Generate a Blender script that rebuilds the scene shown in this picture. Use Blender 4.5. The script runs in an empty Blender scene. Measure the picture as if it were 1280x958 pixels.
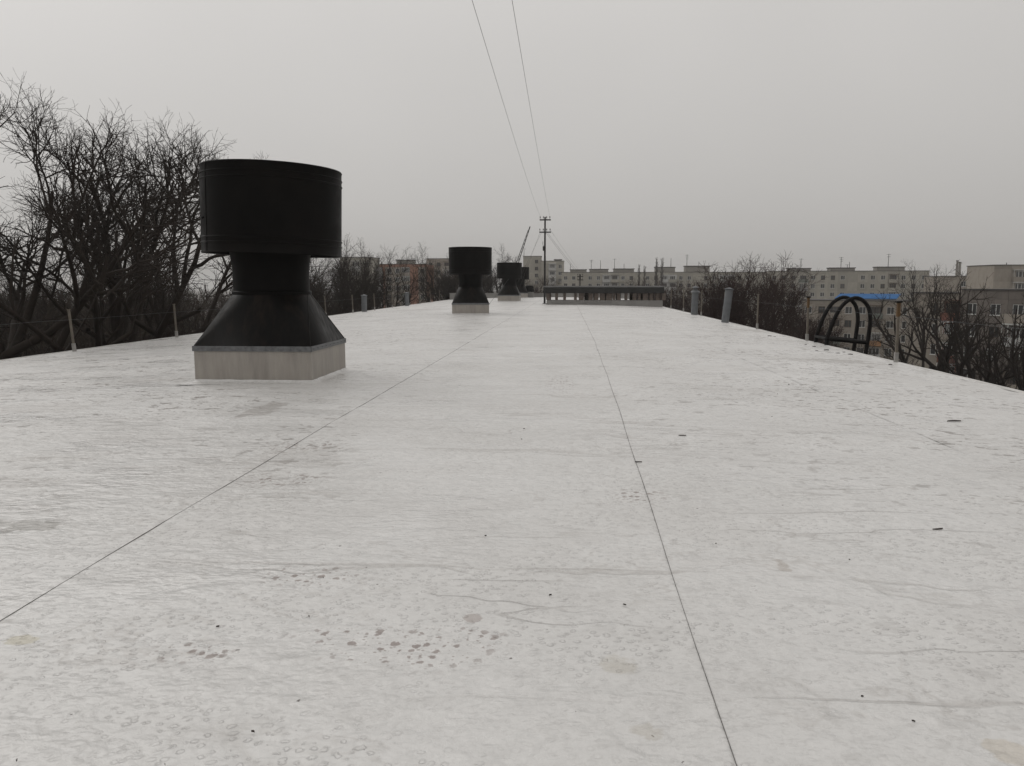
import bpy, bmesh, math, random
import numpy as np
from mathutils import Vector, Matrix

R = math.radians
rnd = random.Random(7)
sc = bpy.context.scene
COL = sc.collection

# ------------------------------------------------------------------ camera
F, CX, CY, EYE = 960.0, 640.0, 479.0, 1.5          # the photograph is 1280 x 958
PITCH = math.atan(124 / F)
YAW = math.atan(68 * math.cos(PITCH) / F)
cam = bpy.data.cameras.new('camera')
cam.sensor_width = 36.0
cam.lens = 36.0 * F / 1280
cam.clip_start = 0.05
cam.clip_end = 9000
camo = bpy.data.objects.new('camera', cam)
COL.objects.link(camo)
camo.location = (0, 0, EYE)
camo.rotation_euler = (math.pi / 2 - PITCH, 0, YAW)
sc.camera = camo

# ------------------------------------------------------------------ sky and sun
SUN_EL, SUN_AZ = R(42), R(-50)                      # veiled sun, ahead and to the left
w = bpy.data.worlds.new('World')
sc.world = w
w.use_nodes = True
wt = w.node_tree
for n in list(wt.nodes):
    wt.nodes.remove(n)
out = wt.nodes.new('ShaderNodeOutputWorld')
bg = wt.nodes.new('ShaderNodeBackground')
sky = wt.nodes.new('ShaderNodeTexSky')
sky.sky_type = 'NISHITA'
sky.sun_disc = False
sky.sun_elevation = SUN_EL
sky.sun_rotation = SUN_AZ
sky.air_density = 1.0
sky.dust_density = 4.0
hsv = wt.nodes.new('ShaderNodeHueSaturation')
hsv.inputs['Saturation'].default_value = 0.12
wt.links.new(sky.outputs[0], hsv.inputs['Color'])
# cloud deck: overcast luminance rising towards the zenith, faint soft structure
tc = wt.nodes.new('ShaderNodeTexCoord')
sep = wt.nodes.new('ShaderNodeSeparateXYZ')
wt.links.new(tc.outputs['Generated'], sep.inputs[0])
ramp = wt.nodes.new('ShaderNodeMapRange')
ramp.inputs[1].default_value = 0.0
ramp.inputs[2].default_value = 1.0
ramp.inputs[3].default_value = 5.1
ramp.inputs[4].default_value = 9.6
ramp.clamp = True
pw = wt.nodes.new('ShaderNodeMath')
pw.operation = 'POWER'
pw.inputs[1].default_value = 0.85
mx0 = wt.nodes.new('ShaderNodeMath')
mx0.operation = 'MAXIMUM'
mx0.inputs[1].default_value = 0.0
wt.links.new(sep.outputs['Z'], mx0.inputs[0])
wt.links.new(mx0.outputs[0], pw.inputs[0])
wt.links.new(pw.outputs[0], ramp.inputs[0])
nz = wt.nodes.new('ShaderNodeTexNoise')
nz.inputs['Scale'].default_value = 1.6
nz.inputs['Detail'].default_value = 3
nzr = wt.nodes.new('ShaderNodeMapRange')
nzr.inputs[1].default_value = 0.3
nzr.inputs[2].default_value = 0.7
nzr.inputs[3].default_value = 0.95
nzr.inputs[4].default_value = 1.05
wt.links.new(tc.outputs['Generated'], nz.inputs['Vector'])
wt.links.new(nz.outputs[0], nzr.inputs[0])
mul = wt.nodes.new('ShaderNodeMath')
mul.operation = 'MULTIPLY'
wt.links.new(ramp.outputs[0], mul.inputs[0])
wt.links.new(nzr.outputs[0], mul.inputs[1])
tint = wt.nodes.new('ShaderNodeMix')
tint.data_type = 'RGBA'
tint.blend_type = 'MULTIPLY'
tint.inputs[0].default_value = 1.0
wt.links.new(mul.outputs[0], tint.inputs[6])
tint.inputs[7].default_value = (1.0, 0.971, 0.938, 1)
mix = wt.nodes.new('ShaderNodeMix')
mix.data_type = 'RGBA'
mix.inputs[0].default_value = 0.86                  # how much cloud covers the clear sky
wt.links.new(hsv.outputs[0], mix.inputs[6])
wt.links.new(tint.outputs[2], mix.inputs[7])
wt.links.new(mix.outputs[2], bg.inputs[0])
bg.inputs[1].default_value = 0.092
wt.links.new(bg.outputs[0], out.inputs[0])

sun = bpy.data.lights.new('sun', 'SUN')
sun.energy = 0.5
sun.angle = R(40)
sun.color = (1.0, 0.975, 0.94)
suno = bpy.data.objects.new('sun', sun)
COL.objects.link(suno)
sd = Vector((math.sin(SUN_AZ) * math.cos(SUN_EL), math.cos(SUN_AZ) * math.cos(SUN_EL), math.sin(SUN_EL)))
suno.rotation_euler = sd.to_track_quat('Z', 'Y').to_euler()
suno.location = (0, 0, 60)

sc.view_settings.view_transform = 'Standard'
sc.view_settings.look = 'None'
sc.view_settings.exposure = 0.0
sc.view_settings.gamma = 1.0
sc.view_settings.use_curve_mapping = False
sc.render.engine = 'CYCLES'
sc.cycles.use_denoising = True
sc.cycles.max_bounces = 6
sc.cycles.volume_bounces = 0
sc.cycles.use_adaptive_sampling = False

# ------------------------------------------------------------------ pixels to directions
_fw = np.array([-math.sin(YAW) * math.cos(PITCH), math.cos(YAW) * math.cos(PITCH), -math.sin(PITCH)])
_rt = np.array([math.cos(YAW), math.sin(YAW), 0])
_up = np.cross(_rt, _fw)
def ray(u, v):
    return _fw + _rt * (u - CX) / F + _up * (CY - v) / F
def PY(u, v, y):
    d = ray(u, v)
    return Vector(d * (y / d[1])) + Vector((0, 0, EYE))
def PZ(u, v, z=0.0):
    d = ray(u, v)
    return Vector(d * ((z - EYE) / d[2])) + Vector((0, 0, EYE))

# ------------------------------------------------------------------ materials
MATS = {}
def nodes_of(name):
    m = bpy.data.materials.new(name)
    m.use_nodes = True
    nt = m.node_tree
    b = nt.nodes['Principled BSDF']
    MATS[name] = m
    return m, nt, b
def lk(nt, a, b):
    nt.links.new(a, b)
def noise(nt, vec, scale, detail=4.0, rough=0.55, dist=0.0):
    n = nt.nodes.new('ShaderNodeTexNoise')
    n.inputs['Scale'].default_value = scale
    n.inputs['Detail'].default_value = detail
    n.inputs['Roughness'].default_value = rough
    n.inputs['Distortion'].default_value = dist
    if vec is not None:
        lk(nt, vec, n.inputs['Vector'])
    return n.outputs[0]
def mapr(nt, v, a, b, c, d, smooth=False):
    n = nt.nodes.new('ShaderNodeMapRange')
    if smooth:
        n.interpolation_type = 'SMOOTHSTEP'
    n.inputs[1].default_value = a
    n.inputs[2].default_value = b
    n.inputs[3].default_value = c
    n.inputs[4].default_value = d
    lk(nt, v, n.inputs[0])
    return n.outputs[0]
def math_n(nt, op, a, b=None):
    n = nt.nodes.new('ShaderNodeMath')
    n.operation = op
    for i, x in enumerate((a, b)):
        if x is None:
            continue
        if isinstance(x, (int, float)):
            n.inputs[i].default_value = x
        else:
            lk(nt, x, n.inputs[i])
    return n.outputs[0]
def mixc(nt, fac, a, b, blend='MIX'):
    n = nt.nodes.new('ShaderNodeMix')
    n.data_type = 'RGBA'
    n.blend_type = blend
    for i, x in ((0, fac), (6, a), (7, b)):
        if isinstance(x, (int, float)):
            n.inputs[i].default_value = x
        elif isinstance(x, tuple):
            n.inputs[i].default_value = (*x, 1) if len(x) == 3 else x
        else:
            lk(nt, x, n.inputs[i])
    return n.outputs[2]
def coords(nt, kind='Object', scale=(1, 1, 1), loc=(0, 0, 0)):
    t = nt.nodes.new('ShaderNodeTexCoord')
    m = nt.nodes.new('ShaderNodeMapping')
    m.inputs['Scale'].default_value = scale
    m.inputs['Location'].default_value = loc
    lk(nt, t.outputs[kind], m.inputs[0])
    return m.outputs[0]
def bump(nt, h, strength, dist, bsdf, prev=None):
    n = nt.nodes.new('ShaderNodeBump')
    n.inputs['Strength'].default_value = strength
    n.inputs['Distance'].default_value = dist
    lk(nt, h, n.inputs['Height'])
    if prev is not None:
        lk(nt, prev, n.inputs['Normal'])
    if bsdf is not None:
        lk(nt, n.outputs[0], bsdf.inputs['Normal'])
    return n.outputs[0]
def plain(name, col, rough=0.7, metal=0.0, vary=0.25, scale=6.0, kind='Object', stretch=(1, 1, 1), bmp=0.0, spec=0.5, dirt=None):
    """weathered surface: base colour with a noise-driven variation and optional dirt tone"""
    m, nt, b = nodes_of(name)
    v = coords(nt, kind, stretch)
    n1 = noise(nt, v, scale, 5, 0.6)
    f = mapr(nt, n1, 0.3, 0.72, 1 - vary, 1 + vary * 0.6)
    c = mixc(nt, 1.0, col, f, 'MULTIPLY')
    if dirt:
        n2 = noise(nt, v, scale * 0.35, 6, 0.65)
        c = mixc(nt, mapr(nt, n2, 0.48, 0.7, 0.0, 0.75), c, dirt)
    lk(nt, c, b.inputs['Base Color'])
    b.inputs['Metallic'].default_value = metal
    b.inputs['Specular IOR Level'].default_value = spec
    r = mapr(nt, n1, 0.3, 0.7, max(0.05, rough - 0.12), min(1, rough + 0.12))
    lk(nt, r, b.inputs['Roughness'])
    if bmp:
        bump(nt, n1, bmp, 0.01, b)
    return m

# --- the white roofing membrane
def membrane():
    m, nt, b = nodes_of('membrane')
    t = nt.nodes.new('ShaderNodeTexCoord')
    P = t.outputs['Object']
    s = nt.nodes.new('ShaderNodeSeparateXYZ')
    lk(nt, P, s.inputs[0])
    X, Y = s.outputs[0], s.outputs[1]
    def mp(sx, sy, loc=(0, 0, 0), rz=0.0):
        q = nt.nodes.new('ShaderNodeMapping')
        q.inputs['Scale'].default_value = (sx, sy, 1)
        q.inputs['Location'].default_value = loc
        q.inputs['Rotation'].default_value = (0, 0, rz)
        lk(nt, P, q.inputs[0])
        return q.outputs[0]
    # broad soiling
    big = noise(nt, mp(0.35, 0.5), 1.0, 5, 0.6)
    col = mixc(nt, mapr(nt, big, 0.35, 0.7, 0, 1), (0.685, 0.68, 0.67), (0.615, 0.608, 0.595))
    fine = noise(nt, mp(1, 1), 9.0, 6, 0.7)
    col = mixc(nt, 1.0, col, mapr(nt, fine, 0.3, 0.7, 0.93, 1.04), 'MULTIPLY')
    # long creases running across the sheets, dirt caught along them
    def warp(v_, k):
        return mixc(nt, k, v_, noise(nt, mp(0.9, 1.1, (8, 8, 0)), 1.0, 3))
    n1 = noise(nt, warp(mp(0.12, 1.5, (2.2, 5.1, 0), rz=-0.06), 0.4), 1.0, 3, 0.5, 0.4)
    a1 = math_n(nt, 'ABSOLUTE', math_n(nt, 'SUBTRACT', n1, 0.5))
    line1 = mapr(nt, a1, 0.0, 0.012, 1, 0, True)
    n1b = noise(nt, warp(mp(0.22, 2.6, (14.3, 31.7, 0), 0.10), 0.45), 1.0, 3, 0.55, 0.5)
    a1b = math_n(nt, 'ABSOLUTE', math_n(nt, 'SUBTRACT', n1b, 0.47))
    line2 = mapr(nt, a1b, 0.0, 0.010, 1, 0, True)
    keep = mapr(nt, noise(nt, mp(0.5, 0.8, (11, 3, 0)), 1.0, 3), 0.42, 0.58, 0, 1, True)
    keep2 = mapr(nt, noise(nt, mp(0.6, 0.7, (1, 23, 0)), 1.0, 3), 0.46, 0.62, 0, 1, True)
    lines = math_n(nt, 'MAXIMUM', math_n(nt, 'MULTIPLY', line1, keep), math_n(nt, 'MULTIPLY', line2, keep2))
    col = mixc(nt, math_n(nt, 'MULTIPLY', lines, 0.46), col, (0.40, 0.38, 0.36))
    # tide marks left by drying puddles
    wm = noise(nt, mp(0.75, 0.95, (13, 6, 0)), 1.0, 5, 0.58, 0.3)
    tide = mapr(nt, math_n(nt, 'ABSOLUTE', math_n(nt, 'SUBTRACT', wm, 0.52)), 0.0, 0.014, 1, 0, True)
    col = mixc(nt, math_n(nt, 'MULTIPLY', tide, math_n(nt, 'MULTIPLY', keep, 0.30)), col, (0.40, 0.375, 0.35))
    col = mixc(nt, mapr(nt, wm, 0.52, 0.60, 0, 0.16, True), col, (0.47, 0.45, 0.43))
    # puckers: small folds, their shaded faces painted dark, mostly towards the two sides
    side = mapr(nt, math_n(nt, 'ABSOLUTE', math_n(nt, 'ADD', X, 0.9)), 0.6, 5.0, 0.14, 1.3)
    def blob(u, v, rx, ry):
        c = PZ(u, v)
        dx = math_n(nt, 'DIVIDE', math_n(nt, 'SUBTRACT', X, c.x), rx)
        dy = math_n(nt, 'DIVIDE', math_n(nt, 'SUBTRACT', Y, c.y), ry)
        return math_n(nt, 'ADD', math_n(nt, 'MULTIPLY', dx, dx), math_n(nt, 'MULTIPLY', dy, dy))
    for q in ((385, 548, 0.7, 1.3), (350, 590, 0.6, 0.6), (230, 500, 1.6, 1.4), (60, 500, 2.0, 2.5)):
        side = math_n(nt, 'MAXIMUM', side, mapr(nt, blob(*q), 0.2, 1.3, 1.35, 0, True))
    far = mapr(nt, Y, 4.0, 10.0, 0.3, 1.15)
    patch = mapr(nt, noise(nt, mp(0.5, 0.42, (9, 4, 0)), 1.0, 3), 0.36, 0.60, 0.12, 1.0, True)
    d1 = noise(nt, mp(3.6, 5.2, (5, 2, 0)), 1.0, 3, 0.62)
    d2 = noise(nt, mp(9.0, 13.0, (3, 7, 0)), 1.0, 2, 0.6)
    puck = math_n(nt, 'MAXIMUM', mapr(nt, d1, 0.60, 0.65, 0, 1, True), math_n(nt, 'MULTIPLY', mapr(nt, d2, 0.61, 0.65, 0, 1, True), 0.9))
    puck = math_n(nt, 'MULTIPLY', math_n(nt, 'MULTIPLY', puck, math_n(nt, 'MULTIPLY', side, far)), patch)
    col = mixc(nt, math_n(nt, 'MULTIPLY', puck, 0.95), col, (0.24, 0.22, 0.205))
    # dirt spots in clusters where people stood
    vor = nt.nodes.new('ShaderNodeTexVoronoi')
    vor.inputs['Scale'].default_value = 23.0
    vor.inputs['Randomness'].default_value = 1.0
    lk(nt, mixc(nt, 0.04, mp(1, 1), noise(nt, mp(1, 1), 40)), vor.inputs['Vector'])
    vs = nt.nodes.new('ShaderNodeSeparateColor')
    lk(nt, vor.outputs['Color'], vs.inputs[0])
    rad = mapr(nt, vs.outputs[0], 0.2, 1.0, 0.0, 0.62)
    spot = mapr(nt, math_n(nt, 'SUBTRACT', rad, vor.outputs['Distance']), 0.0, 0.16, 0, 1, True)
    clus = None
    for q in ((505, 812, 0.42, 0.19), (455, 797, 0.34, 0.12), (560, 800, 0.30, 0.16), (385, 720, 0.30, 0.16),
              (355, 600, 0.40, 0.22), (375, 560, 0.45, 0.35), (800, 620, 0.2, 0.25), (700, 480, 0.25, 1.2), (240, 815, 0.2, 0.1)):
        g = mapr(nt, blob(*q), 0.15, 1.3, 1, 0, True)
        clus = g if clus is None else math_n(nt, 'MAXIMUM', clus, g)
    spots = math_n(nt, 'MULTIPLY', spot, clus)
    col = mixc(nt, math_n(nt, 'MULTIPLY', spots, 0.85), col, (0.26, 0.215, 0.20))
    vor3 = nt.nodes.new('ShaderNodeTexVoronoi')
    vor3.inputs['Scale'].default_value = 52.0
    lk(nt, mp(1, 1.2), vor3.inputs['Vector'])
    vs3 = nt.nodes.new('ShaderNodeSeparateColor')
    lk(nt, vor3.outputs['Color'], vs3.inputs[0])
    grit = mapr(nt, math_n(nt, 'SUBTRACT', mapr(nt, vs3.outputs[0], 0.45, 1.0, 0.0, 0.55), vor3.outputs['Distance']), 0, 0.2, 0, 1, True)
    col = mixc(nt, math_n(nt, 'MULTIPLY', math_n(nt, 'MULTIPLY', grit, clus), 0.7), col, (0.30, 0.26, 0.24))
    sprinkle = math_n(nt, 'MULTIPLY', mapr(nt, math_n(nt, 'SUBTRACT', mapr(nt, vs.outputs[1], 0.955, 1.0, 0, 0.2), vor.outputs['Distance']), 0, 0.04, 0, 1, True), 0.8)
    col = mixc(nt, sprinkle, col, (0.07, 0.055, 0.05))
    # stains with a shape of their own
    edge = noise(nt, mp(1, 1), 4.5, 5, 0.65)
    wob = mapr(nt, edge, 0.3, 0.7, -0.9, 0.9)
    for (u, v, rx, ry, tone, k) in ((20, 658, 0.32, 0.16, (0.33, 0.32, 0.30), 0.8), (330, 512, 0.22, 0.75, (0.40, 0.38, 0.36), 0.6),
                                    (22, 800, 0.10, 0.06, (0.42, 0.37, 0.22), 0.45), (770, 830, 0.09, 0.10, (0.42, 0.38, 0.30), 0.35),
                                    (808, 912, 0.07, 0.06, (0.42, 0.38, 0.31), 0.35), (975, 705, 0.06, 0.12, (0.40, 0.36, 0.32), 0.6),
                                    (1265, 940, 0.10, 0.08, (0.5, 0.42, 0.30), 0.35), (590, 772, 0.05, 0.05, (0.35, 0.3, 0.28), 0.6),
                                    (375, 572, 0.6, 0.5, (0.45, 0.43, 0.41), 0.3), (40, 505, 0.9, 0.5, (0.42, 0.40, 0.38), 0.25),
                                    (1050, 445, 1.3, 0.5, (0.36, 0.34, 0.32), 0.6),
                                    (940, 408, 1.2, 1.2, (0.36, 0.34, 0.32), 0.6), (520, 385, 2.2, 2.5, (0.42, 0.40, 0.39), 0.6),
                                    (800, 383, 2.4, 1.8, (0.36, 0.34, 0.33), 0.5)):
        g = mapr(nt, math_n(nt, 'ADD', blob(u, v, rx, ry), wob), 0.35, 0.85, k, 0, True)
        col = mixc(nt, g, col, tone)
    ringv = nt.nodes.new('ShaderNodeTexVoronoi')
    ringv.inputs['Scale'].default_value = 24.0
    lk(nt, mixc(nt, 0.06, mp(1, 1.15), fine), ringv.inputs['Vector'])
    rv = ringv.outputs['Distance']
    ring = math_n(nt, 'MULTIPLY', mapr(nt, rv, 0.22, 0.34, 0, 1, True), mapr(nt, rv, 0.34, 0.48, 1, 0, True))
    ring = math_n(nt, 'MULTIPLY', ring, mapr(nt, big, 0.40, 0.60, 0.25, 1, True))
    col = mixc(nt, math_n(nt, 'MULTIPLY', ring, 0.16), col, (0.33, 0.31, 0.29))
    lk(nt, col, b.inputs['Base Color'])
    # wet film: uneven gloss
    wet = noise(nt, mp(0.7, 1.4, (4, 8, 0)), 1.0, 5, 0.6)
    lk(nt, mapr(nt, wet, 0.35, 0.65, 0.24, 0.52), b.inputs['Roughness'])
    b.inputs['Specular IOR Level'].default_value = 0.5
    # relief: creases, soft undulation, rain drops and blisters
    drops = mapr(nt, rv, 0.16, 0.40, 1, 0, True)
    dm = math_n(nt, 'MULTIPLY', drops, mapr(nt, wet, 0.40, 0.58, 0.15, 1, True))
    def h(x, k):
        return math_n(nt, 'MULTIPLY', x, k)
    tot = math_n(nt, 'ADD', h(d1, 0.045), h(lines, -0.006))
    tot = math_n(nt, 'ADD', tot, h(dm, 0.0045))
    tot = math_n(nt, 'ADD', tot, h(d2, 0.010))
    tot = math_n(nt, 'ADD', tot, h(fine, 0.011))
    bump(nt, tot, 1.0, 1.0, b)
    return m
membrane()

plain('black_steel', (0.0048, 0.0044, 0.0042), 0.5, 0.0, 0.5, 3.0, bmp=0.12, spec=0.07, dirt=(0.0085, 0.007, 0.006))
plain('kerb_cladding', (0.33, 0.305, 0.275), 0.6, 0.0, 0.25, 2.2, stretch=(3.0, 3.0, 0.5), bmp=0.3, dirt=(0.235, 0.21, 0.19))
plain('clamp_bar', (0.17, 0.175, 0.18), 0.5, 0.7, 0.4, 14.0)
plain('galvanised', (0.155, 0.165, 0.175), 0.6, 0.4, 0.3, 5.0, dirt=(0.13, 0.13, 0.13))
plain('fascia_black', (0.010, 0.0095, 0.009), 0.6, 0, 0.3, 2)
plain('hoop_paint', (0.005, 0.0045, 0.0045), 0.6, 0, 0.4, 5, spec=0.15, dirt=(0.010, 0.007, 0.006))
plain('hood_steel', (0.0045, 0.0042, 0.004), 0.42, 0.0, 0.5, 3.0, stretch=(5, 5, 0.5), bmp=0.15, spec=0.09, dirt=(0.019, 0.013, 0.010))
plain('pole_paint', (0.018, 0.016, 0.015), 0.6, 0.3, 0.4, 5)
plain('wire', (0.03, 0.03, 0.03), 0.6, 0.3, 0.2, 3)
plain('porcelain', (0.05, 0.045, 0.04), 0.3, 0, 0.2, 8)
plain('post_steel', (0.15, 0.13, 0.105), 0.75, 0.0, 0.4, 6, stretch=(1, 1, 0.6), dirt=(0.13, 0.10, 0.075))
plain('post_rust', (0.12, 0.068, 0.026), 0.8, 0.0, 0.4, 8, dirt=(0.07, 0.04, 0.02))
plain('post_foot', (0.30, 0.29, 0.275), 0.8, 0.0, 0.25, 8)
plain('brick', (0.17, 0.135, 0.115), 0.85, 0.0, 0.45, 7, stretch=(1, 1, 3.4), dirt=(0.25, 0.22, 0.2))
plain('grey_upstand', (0.27, 0.262, 0.25), 0.65, 0, 0.2, 1.2, dirt=(0.2, 0.19, 0.18))
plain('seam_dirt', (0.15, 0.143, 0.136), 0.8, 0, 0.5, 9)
plain('bark', (0.030, 0.0235, 0.0195), 0.9, 0, 0.4, 3, spec=0.2)
plain('bark_red', (0.046, 0.027, 0.024), 0.9, 0, 0.4, 3, spec=0.2)
plain('bark_grey', (0.052, 0.041, 0.033), 0.9, 0, 0.4, 3, spec=0.2)
plain('concrete', (0.30, 0.28, 0.25), 0.9, 0, 0.18, 0.25, dirt=(0.22, 0.20, 0.175))
plain('roof_felt', (0.075, 0.07, 0.066), 0.9, 0, 0.3, 0.5)
plain('blue_sheet', (0.010, 0.105, 0.29), 0.7, 0, 0.25, 0.6, spec=0.12)
plain('white_frame', (0.62, 0.62, 0.60), 0.6, 0, 0.1, 2)
plain('brown_frame', (0.12, 0.085, 0.06), 0.7, 0, 0.2, 2)
plain('twig_dark', (0.035, 0.022, 0.016), 0.8, 0, 0.4, 40)
plain('soil', (0.055, 0.043, 0.033), 0.95, 0, 0.5, 0.12, dirt=(0.04, 0.042, 0.022))
plain('drip_metal', (0.55, 0.54, 0.52), 0.55, 0, 0.15, 2)
def glass(name, col):
    m, nt, b = nodes_of(name)
    v = coords(nt, 'Object')
    oi = nt.nodes.new('ShaderNodeObjectInfo')
    f = mapr(nt, oi.outputs['Random'], 0, 1, 0.45, 1.9)
    lk(nt, mixc(nt, 1.0, col, f, 'MULTIPLY'), b.inputs['Base Color'])
    b.inputs['Roughness'].default_value = 0.12
    b.inputs['Specular IOR Level'].default_value = 0.5
    bump(nt, noise(nt, v, 1.5, 2), 0.05, 0.01, b)
glass('pane', (0.035, 0.037, 0.038))
WALL = {}
def wallmat(name, col, dirt):
    m, nt, b = nodes_of(name)
    v = coords(nt, 'Object', (1, 1, 0.5))
    oi = nt.nodes.new('ShaderNodeObjectInfo')
    f = mapr(nt, oi.outputs['Random'], 0, 1, 0.86, 1.10)
    n1 = noise(nt, v, 0.9, 6, 0.65)
    c = mixc(nt, 1.0, col, f, 'MULTIPLY')
    c = mixc(nt, mapr(nt, n1, 0.42, 0.72, 0, 0.7), c, dirt)
    lk(nt, c, b.inputs['Base Color'])
    b.inputs['Roughness'].default_value = 0.9
    b.inputs['Specular IOR Level'].default_value = 0.2
    bump(nt, noise(nt, v, 7, 4), 0.2, 0.02, b)
wallmat('wall_beige', (0.40, 0.38, 0.33), (0.30, 0.285, 0.25))
wallmat('wall_pink', (0.36, 0.185, 0.125), (0.27, 0.15, 0.115))
wallmat('wall_tan', (0.34, 0.305, 0.26), (0.25, 0.22, 0.19))
wallmat('wall_brown', (0.17, 0.15, 0.133), (0.115, 0.10, 0.09))
wallmat('wall_white', (0.50, 0.50, 0.49), (0.38, 0.38, 0.37))
wallmat('wall_orange', (0.36, 0.19, 0.085), (0.25, 0.14, 0.07))
wallmat('wall_blue', (0.36, 0.40, 0.46), (0.27, 0.30, 0.34))
wallmat('wall_redbrick', (0.22, 0.085, 0.06), (0.13, 0.07, 0.055))
wallmat('wall_green', (0.16, 0.18, 0.155), (0.12, 0.13, 0.115))

# ------------------------------------------------------------------ object helpers
def link(o, parent=None):
    COL.objects.link(o)
    if parent is not None:
        o.parent = parent
    return o
def empty(name, loc=(0, 0, 0), rz=0.0, parent=None):
    o = bpy.data.objects.new(name, None)
    o.empty_display_size = 0.3
    o.location = loc
    o.rotation_euler = (0, 0, rz)
    return link(o, parent)
def tag(o, label, cat, group=None):
    o['label'] = label
    o['category'] = cat
    if group:
        o['group'] = group
    return o
def mesh_np(name, verts, faces, mats, smooth=False):
    me = bpy.data.meshes.new(name)
    me.from_pydata(verts, [], faces)
    for m in ([mats] if isinstance(mats, str) else mats):
        me.materials.append(MATS[m])
    if smooth:
        me.polygons.foreach_set('use_smooth', [True] * len(me.polygons))
    me.update()
    return me
def mobj(name, me, parent=None, loc=(0, 0, 0), rot=(0, 0, 0)):
    o = bpy.data.objects.new(name, me)
    o.location = loc
    o.rotation_euler = rot
    return link(o, parent)

class MB:
    """collects boxes, tubes and lathes into one mesh"""
    def __init__(self):
        self.v, self.f = [], []
    def box(self, x0, x1, y0, y1, z0, z1, skip=''):
        k = len(self.v)
        self.v += [(x, y, z) for z in (z0, z1) for y in (y0, y1) for x in (x0, x1)]
        fs = {'b': (0, 2, 3, 1), 't': (4, 5, 7, 6), 'f': (0, 1, 5, 4), 'k': (2, 6, 7, 3), 'l': (0, 4, 6, 2), 'r': (1, 3, 7, 5)}
        self.f += [tuple(k + i for i in q) for s, q in fs.items() if s not in skip]
        return self
    def tube(self, pts, rad, sides=6, cap=True):
        pts = [Vector(p) for p in pts]
        if isinstance(rad, (int, float)):
            rad = [rad] * len(pts)
        k = len(self.v)
        ref = None
        for i, p in enumerate(pts):
            a = pts[max(0, i - 1)]
            c = pts[min(len(pts) - 1, i + 1)]
            t = (c - a).normalized()
            if ref is None:
                ref = t.orthogonal().normalized()
            ref = (ref - t * ref.dot(t)).normalized()
            bi = t.cross(ref)
            for s in range(sides):
                an = 2 * math.pi * s / sides
                self.v.append(tuple(p + (ref * math.cos(an) + bi * math.sin(an)) * rad[i]))
        for i in range(len(pts) - 1):
            for s in range(sides):
                a = k + i * sides + s
                b = k + i * sides + (s + 1) % sides
                self.f.append((a, b, b + sides, a + sides))
        if cap:
            self.f.append(tuple(k + s for s in reversed(range(sides))))
            self.f.append(tuple(k + (len(pts) - 1) * sides + s for s in range(sides)))
        return self
    def lathe(self, prof, sides=48, closed=False):
        k = len(self.v)
        for r, z in prof:
            for s in range(sides):
                an = 2 * math.pi * s / sides
                self.v.append((r * math.cos(an), r * math.sin(an), z))
        n = len(prof)
        for i in range(n if closed else n - 1):
            j = (i + 1) % n
            for s in range(sides):
                t = (s + 1) % sides
                self.f.append((k + i * sides + s, k + i * sides + t, k + j * sides + t, k + j * sides + s))
        return self
    def mesh(self, name, mat, smooth=False, bevel=0.0):
        me = mesh_np(name, self.v, self.f, mat, False)
        if bevel:
            bm = bmesh.new()
            bm.from_mesh(me)
            bmesh.ops.bevel(bm, geom=list(bm.edges), offset=bevel, segments=1, affect='EDGES')
            bm.to_mesh(me)
            bm.free()
        if smooth:
            bm = bmesh.new()
            bm.from_mesh(me)
            for f in bm.faces:
                f.smooth = True
            for e in bm.edges:
                if len(e.link_faces) == 2 and e.calc_face_angle(0) > R(34):
                    e.smooth = False
            bm.to_mesh(me)
            bm.free()
        return me
    def obj(self, name, mat, parent=None, loc=(0, 0, 0), rot=(0, 0, 0), smooth=False, bevel=0.0):
        return mobj(name, self.mesh(name, mat, smooth, bevel), parent, loc, rot)

def copy_tree(o, parent=None):
    c = o.copy()
    COL.objects.link(c)
    c.parent = parent
    for ch in list(o.children):
        copy_tree(ch, c)
    return c

# ------------------------------------------------------------------ ground
GROUND = -15.5
g = MB()
NG = 60
for i in range(NG + 1):
    for j in range(NG + 1):
        def sp(t):
            t = 2 * t / NG - 1
            return 1600 * (0.2 * t + 0.8 * t ** 3)
        x, y = sp(i), sp(j) + 200
        rr = math.hypot(x, y)
        g.v.append((x, y, GROUND + min(1.2, rr / 400) * math.sin(x * 0.013 + 1) * math.cos(y * 0.011)))
for i in range(NG):
    for j in range(NG):
        a = i * (NG + 1) + j
        g.f.append((a, a + NG + 1, a + NG + 2, a + 1))
go = g.obj('ground', 'soil')
go['kind'] = 'structure'

# ------------------------------------------------------------------ the roof we stand on
XL, XR, Y0, Y1 = -13.4, 7.28, -7.0, 88.0
def zr(x, y=0.0):
    if x > 0:
        return -0.185 * (x / 7.28) ** 2 - 0.03 * max(0.0, (x - 6.3) / 0.98) ** 2
    if x < -3.6:
        return -0.31 * ((-3.6 - x) / 9.8) ** 1.6
    return 0.0
own = tag(empty('apartment_building', ((XL + XR) / 2, 40, GROUND)), 'long apartment block underfoot, flat roof covered in white membrane', 'building')
def own_obj(mb, name, mat, parent=own, **k):
    o = mb.obj(name, mat, None, **k)
    o.parent = parent
    o.matrix_parent_inverse = Matrix.Translation(-own.location) if parent is own else Matrix.Identity(4)
    return o
own_obj(MB().box(XL + 0.35, XR - 0.35, Y0 + 0.3, Y1 - 0.1, GROUND - 0.3, -0.62), 'wall', 'concrete')
deck = MB()
prof = [XL + (XR - XL) * i / 40 for i in range(41)]
for y in (Y0, Y1):
    for x in prof:
        deck.v.append((x, y, zr(x) - 0.03))
    for x in prof:
        deck.v.append((x, y, -0.6))
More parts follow.
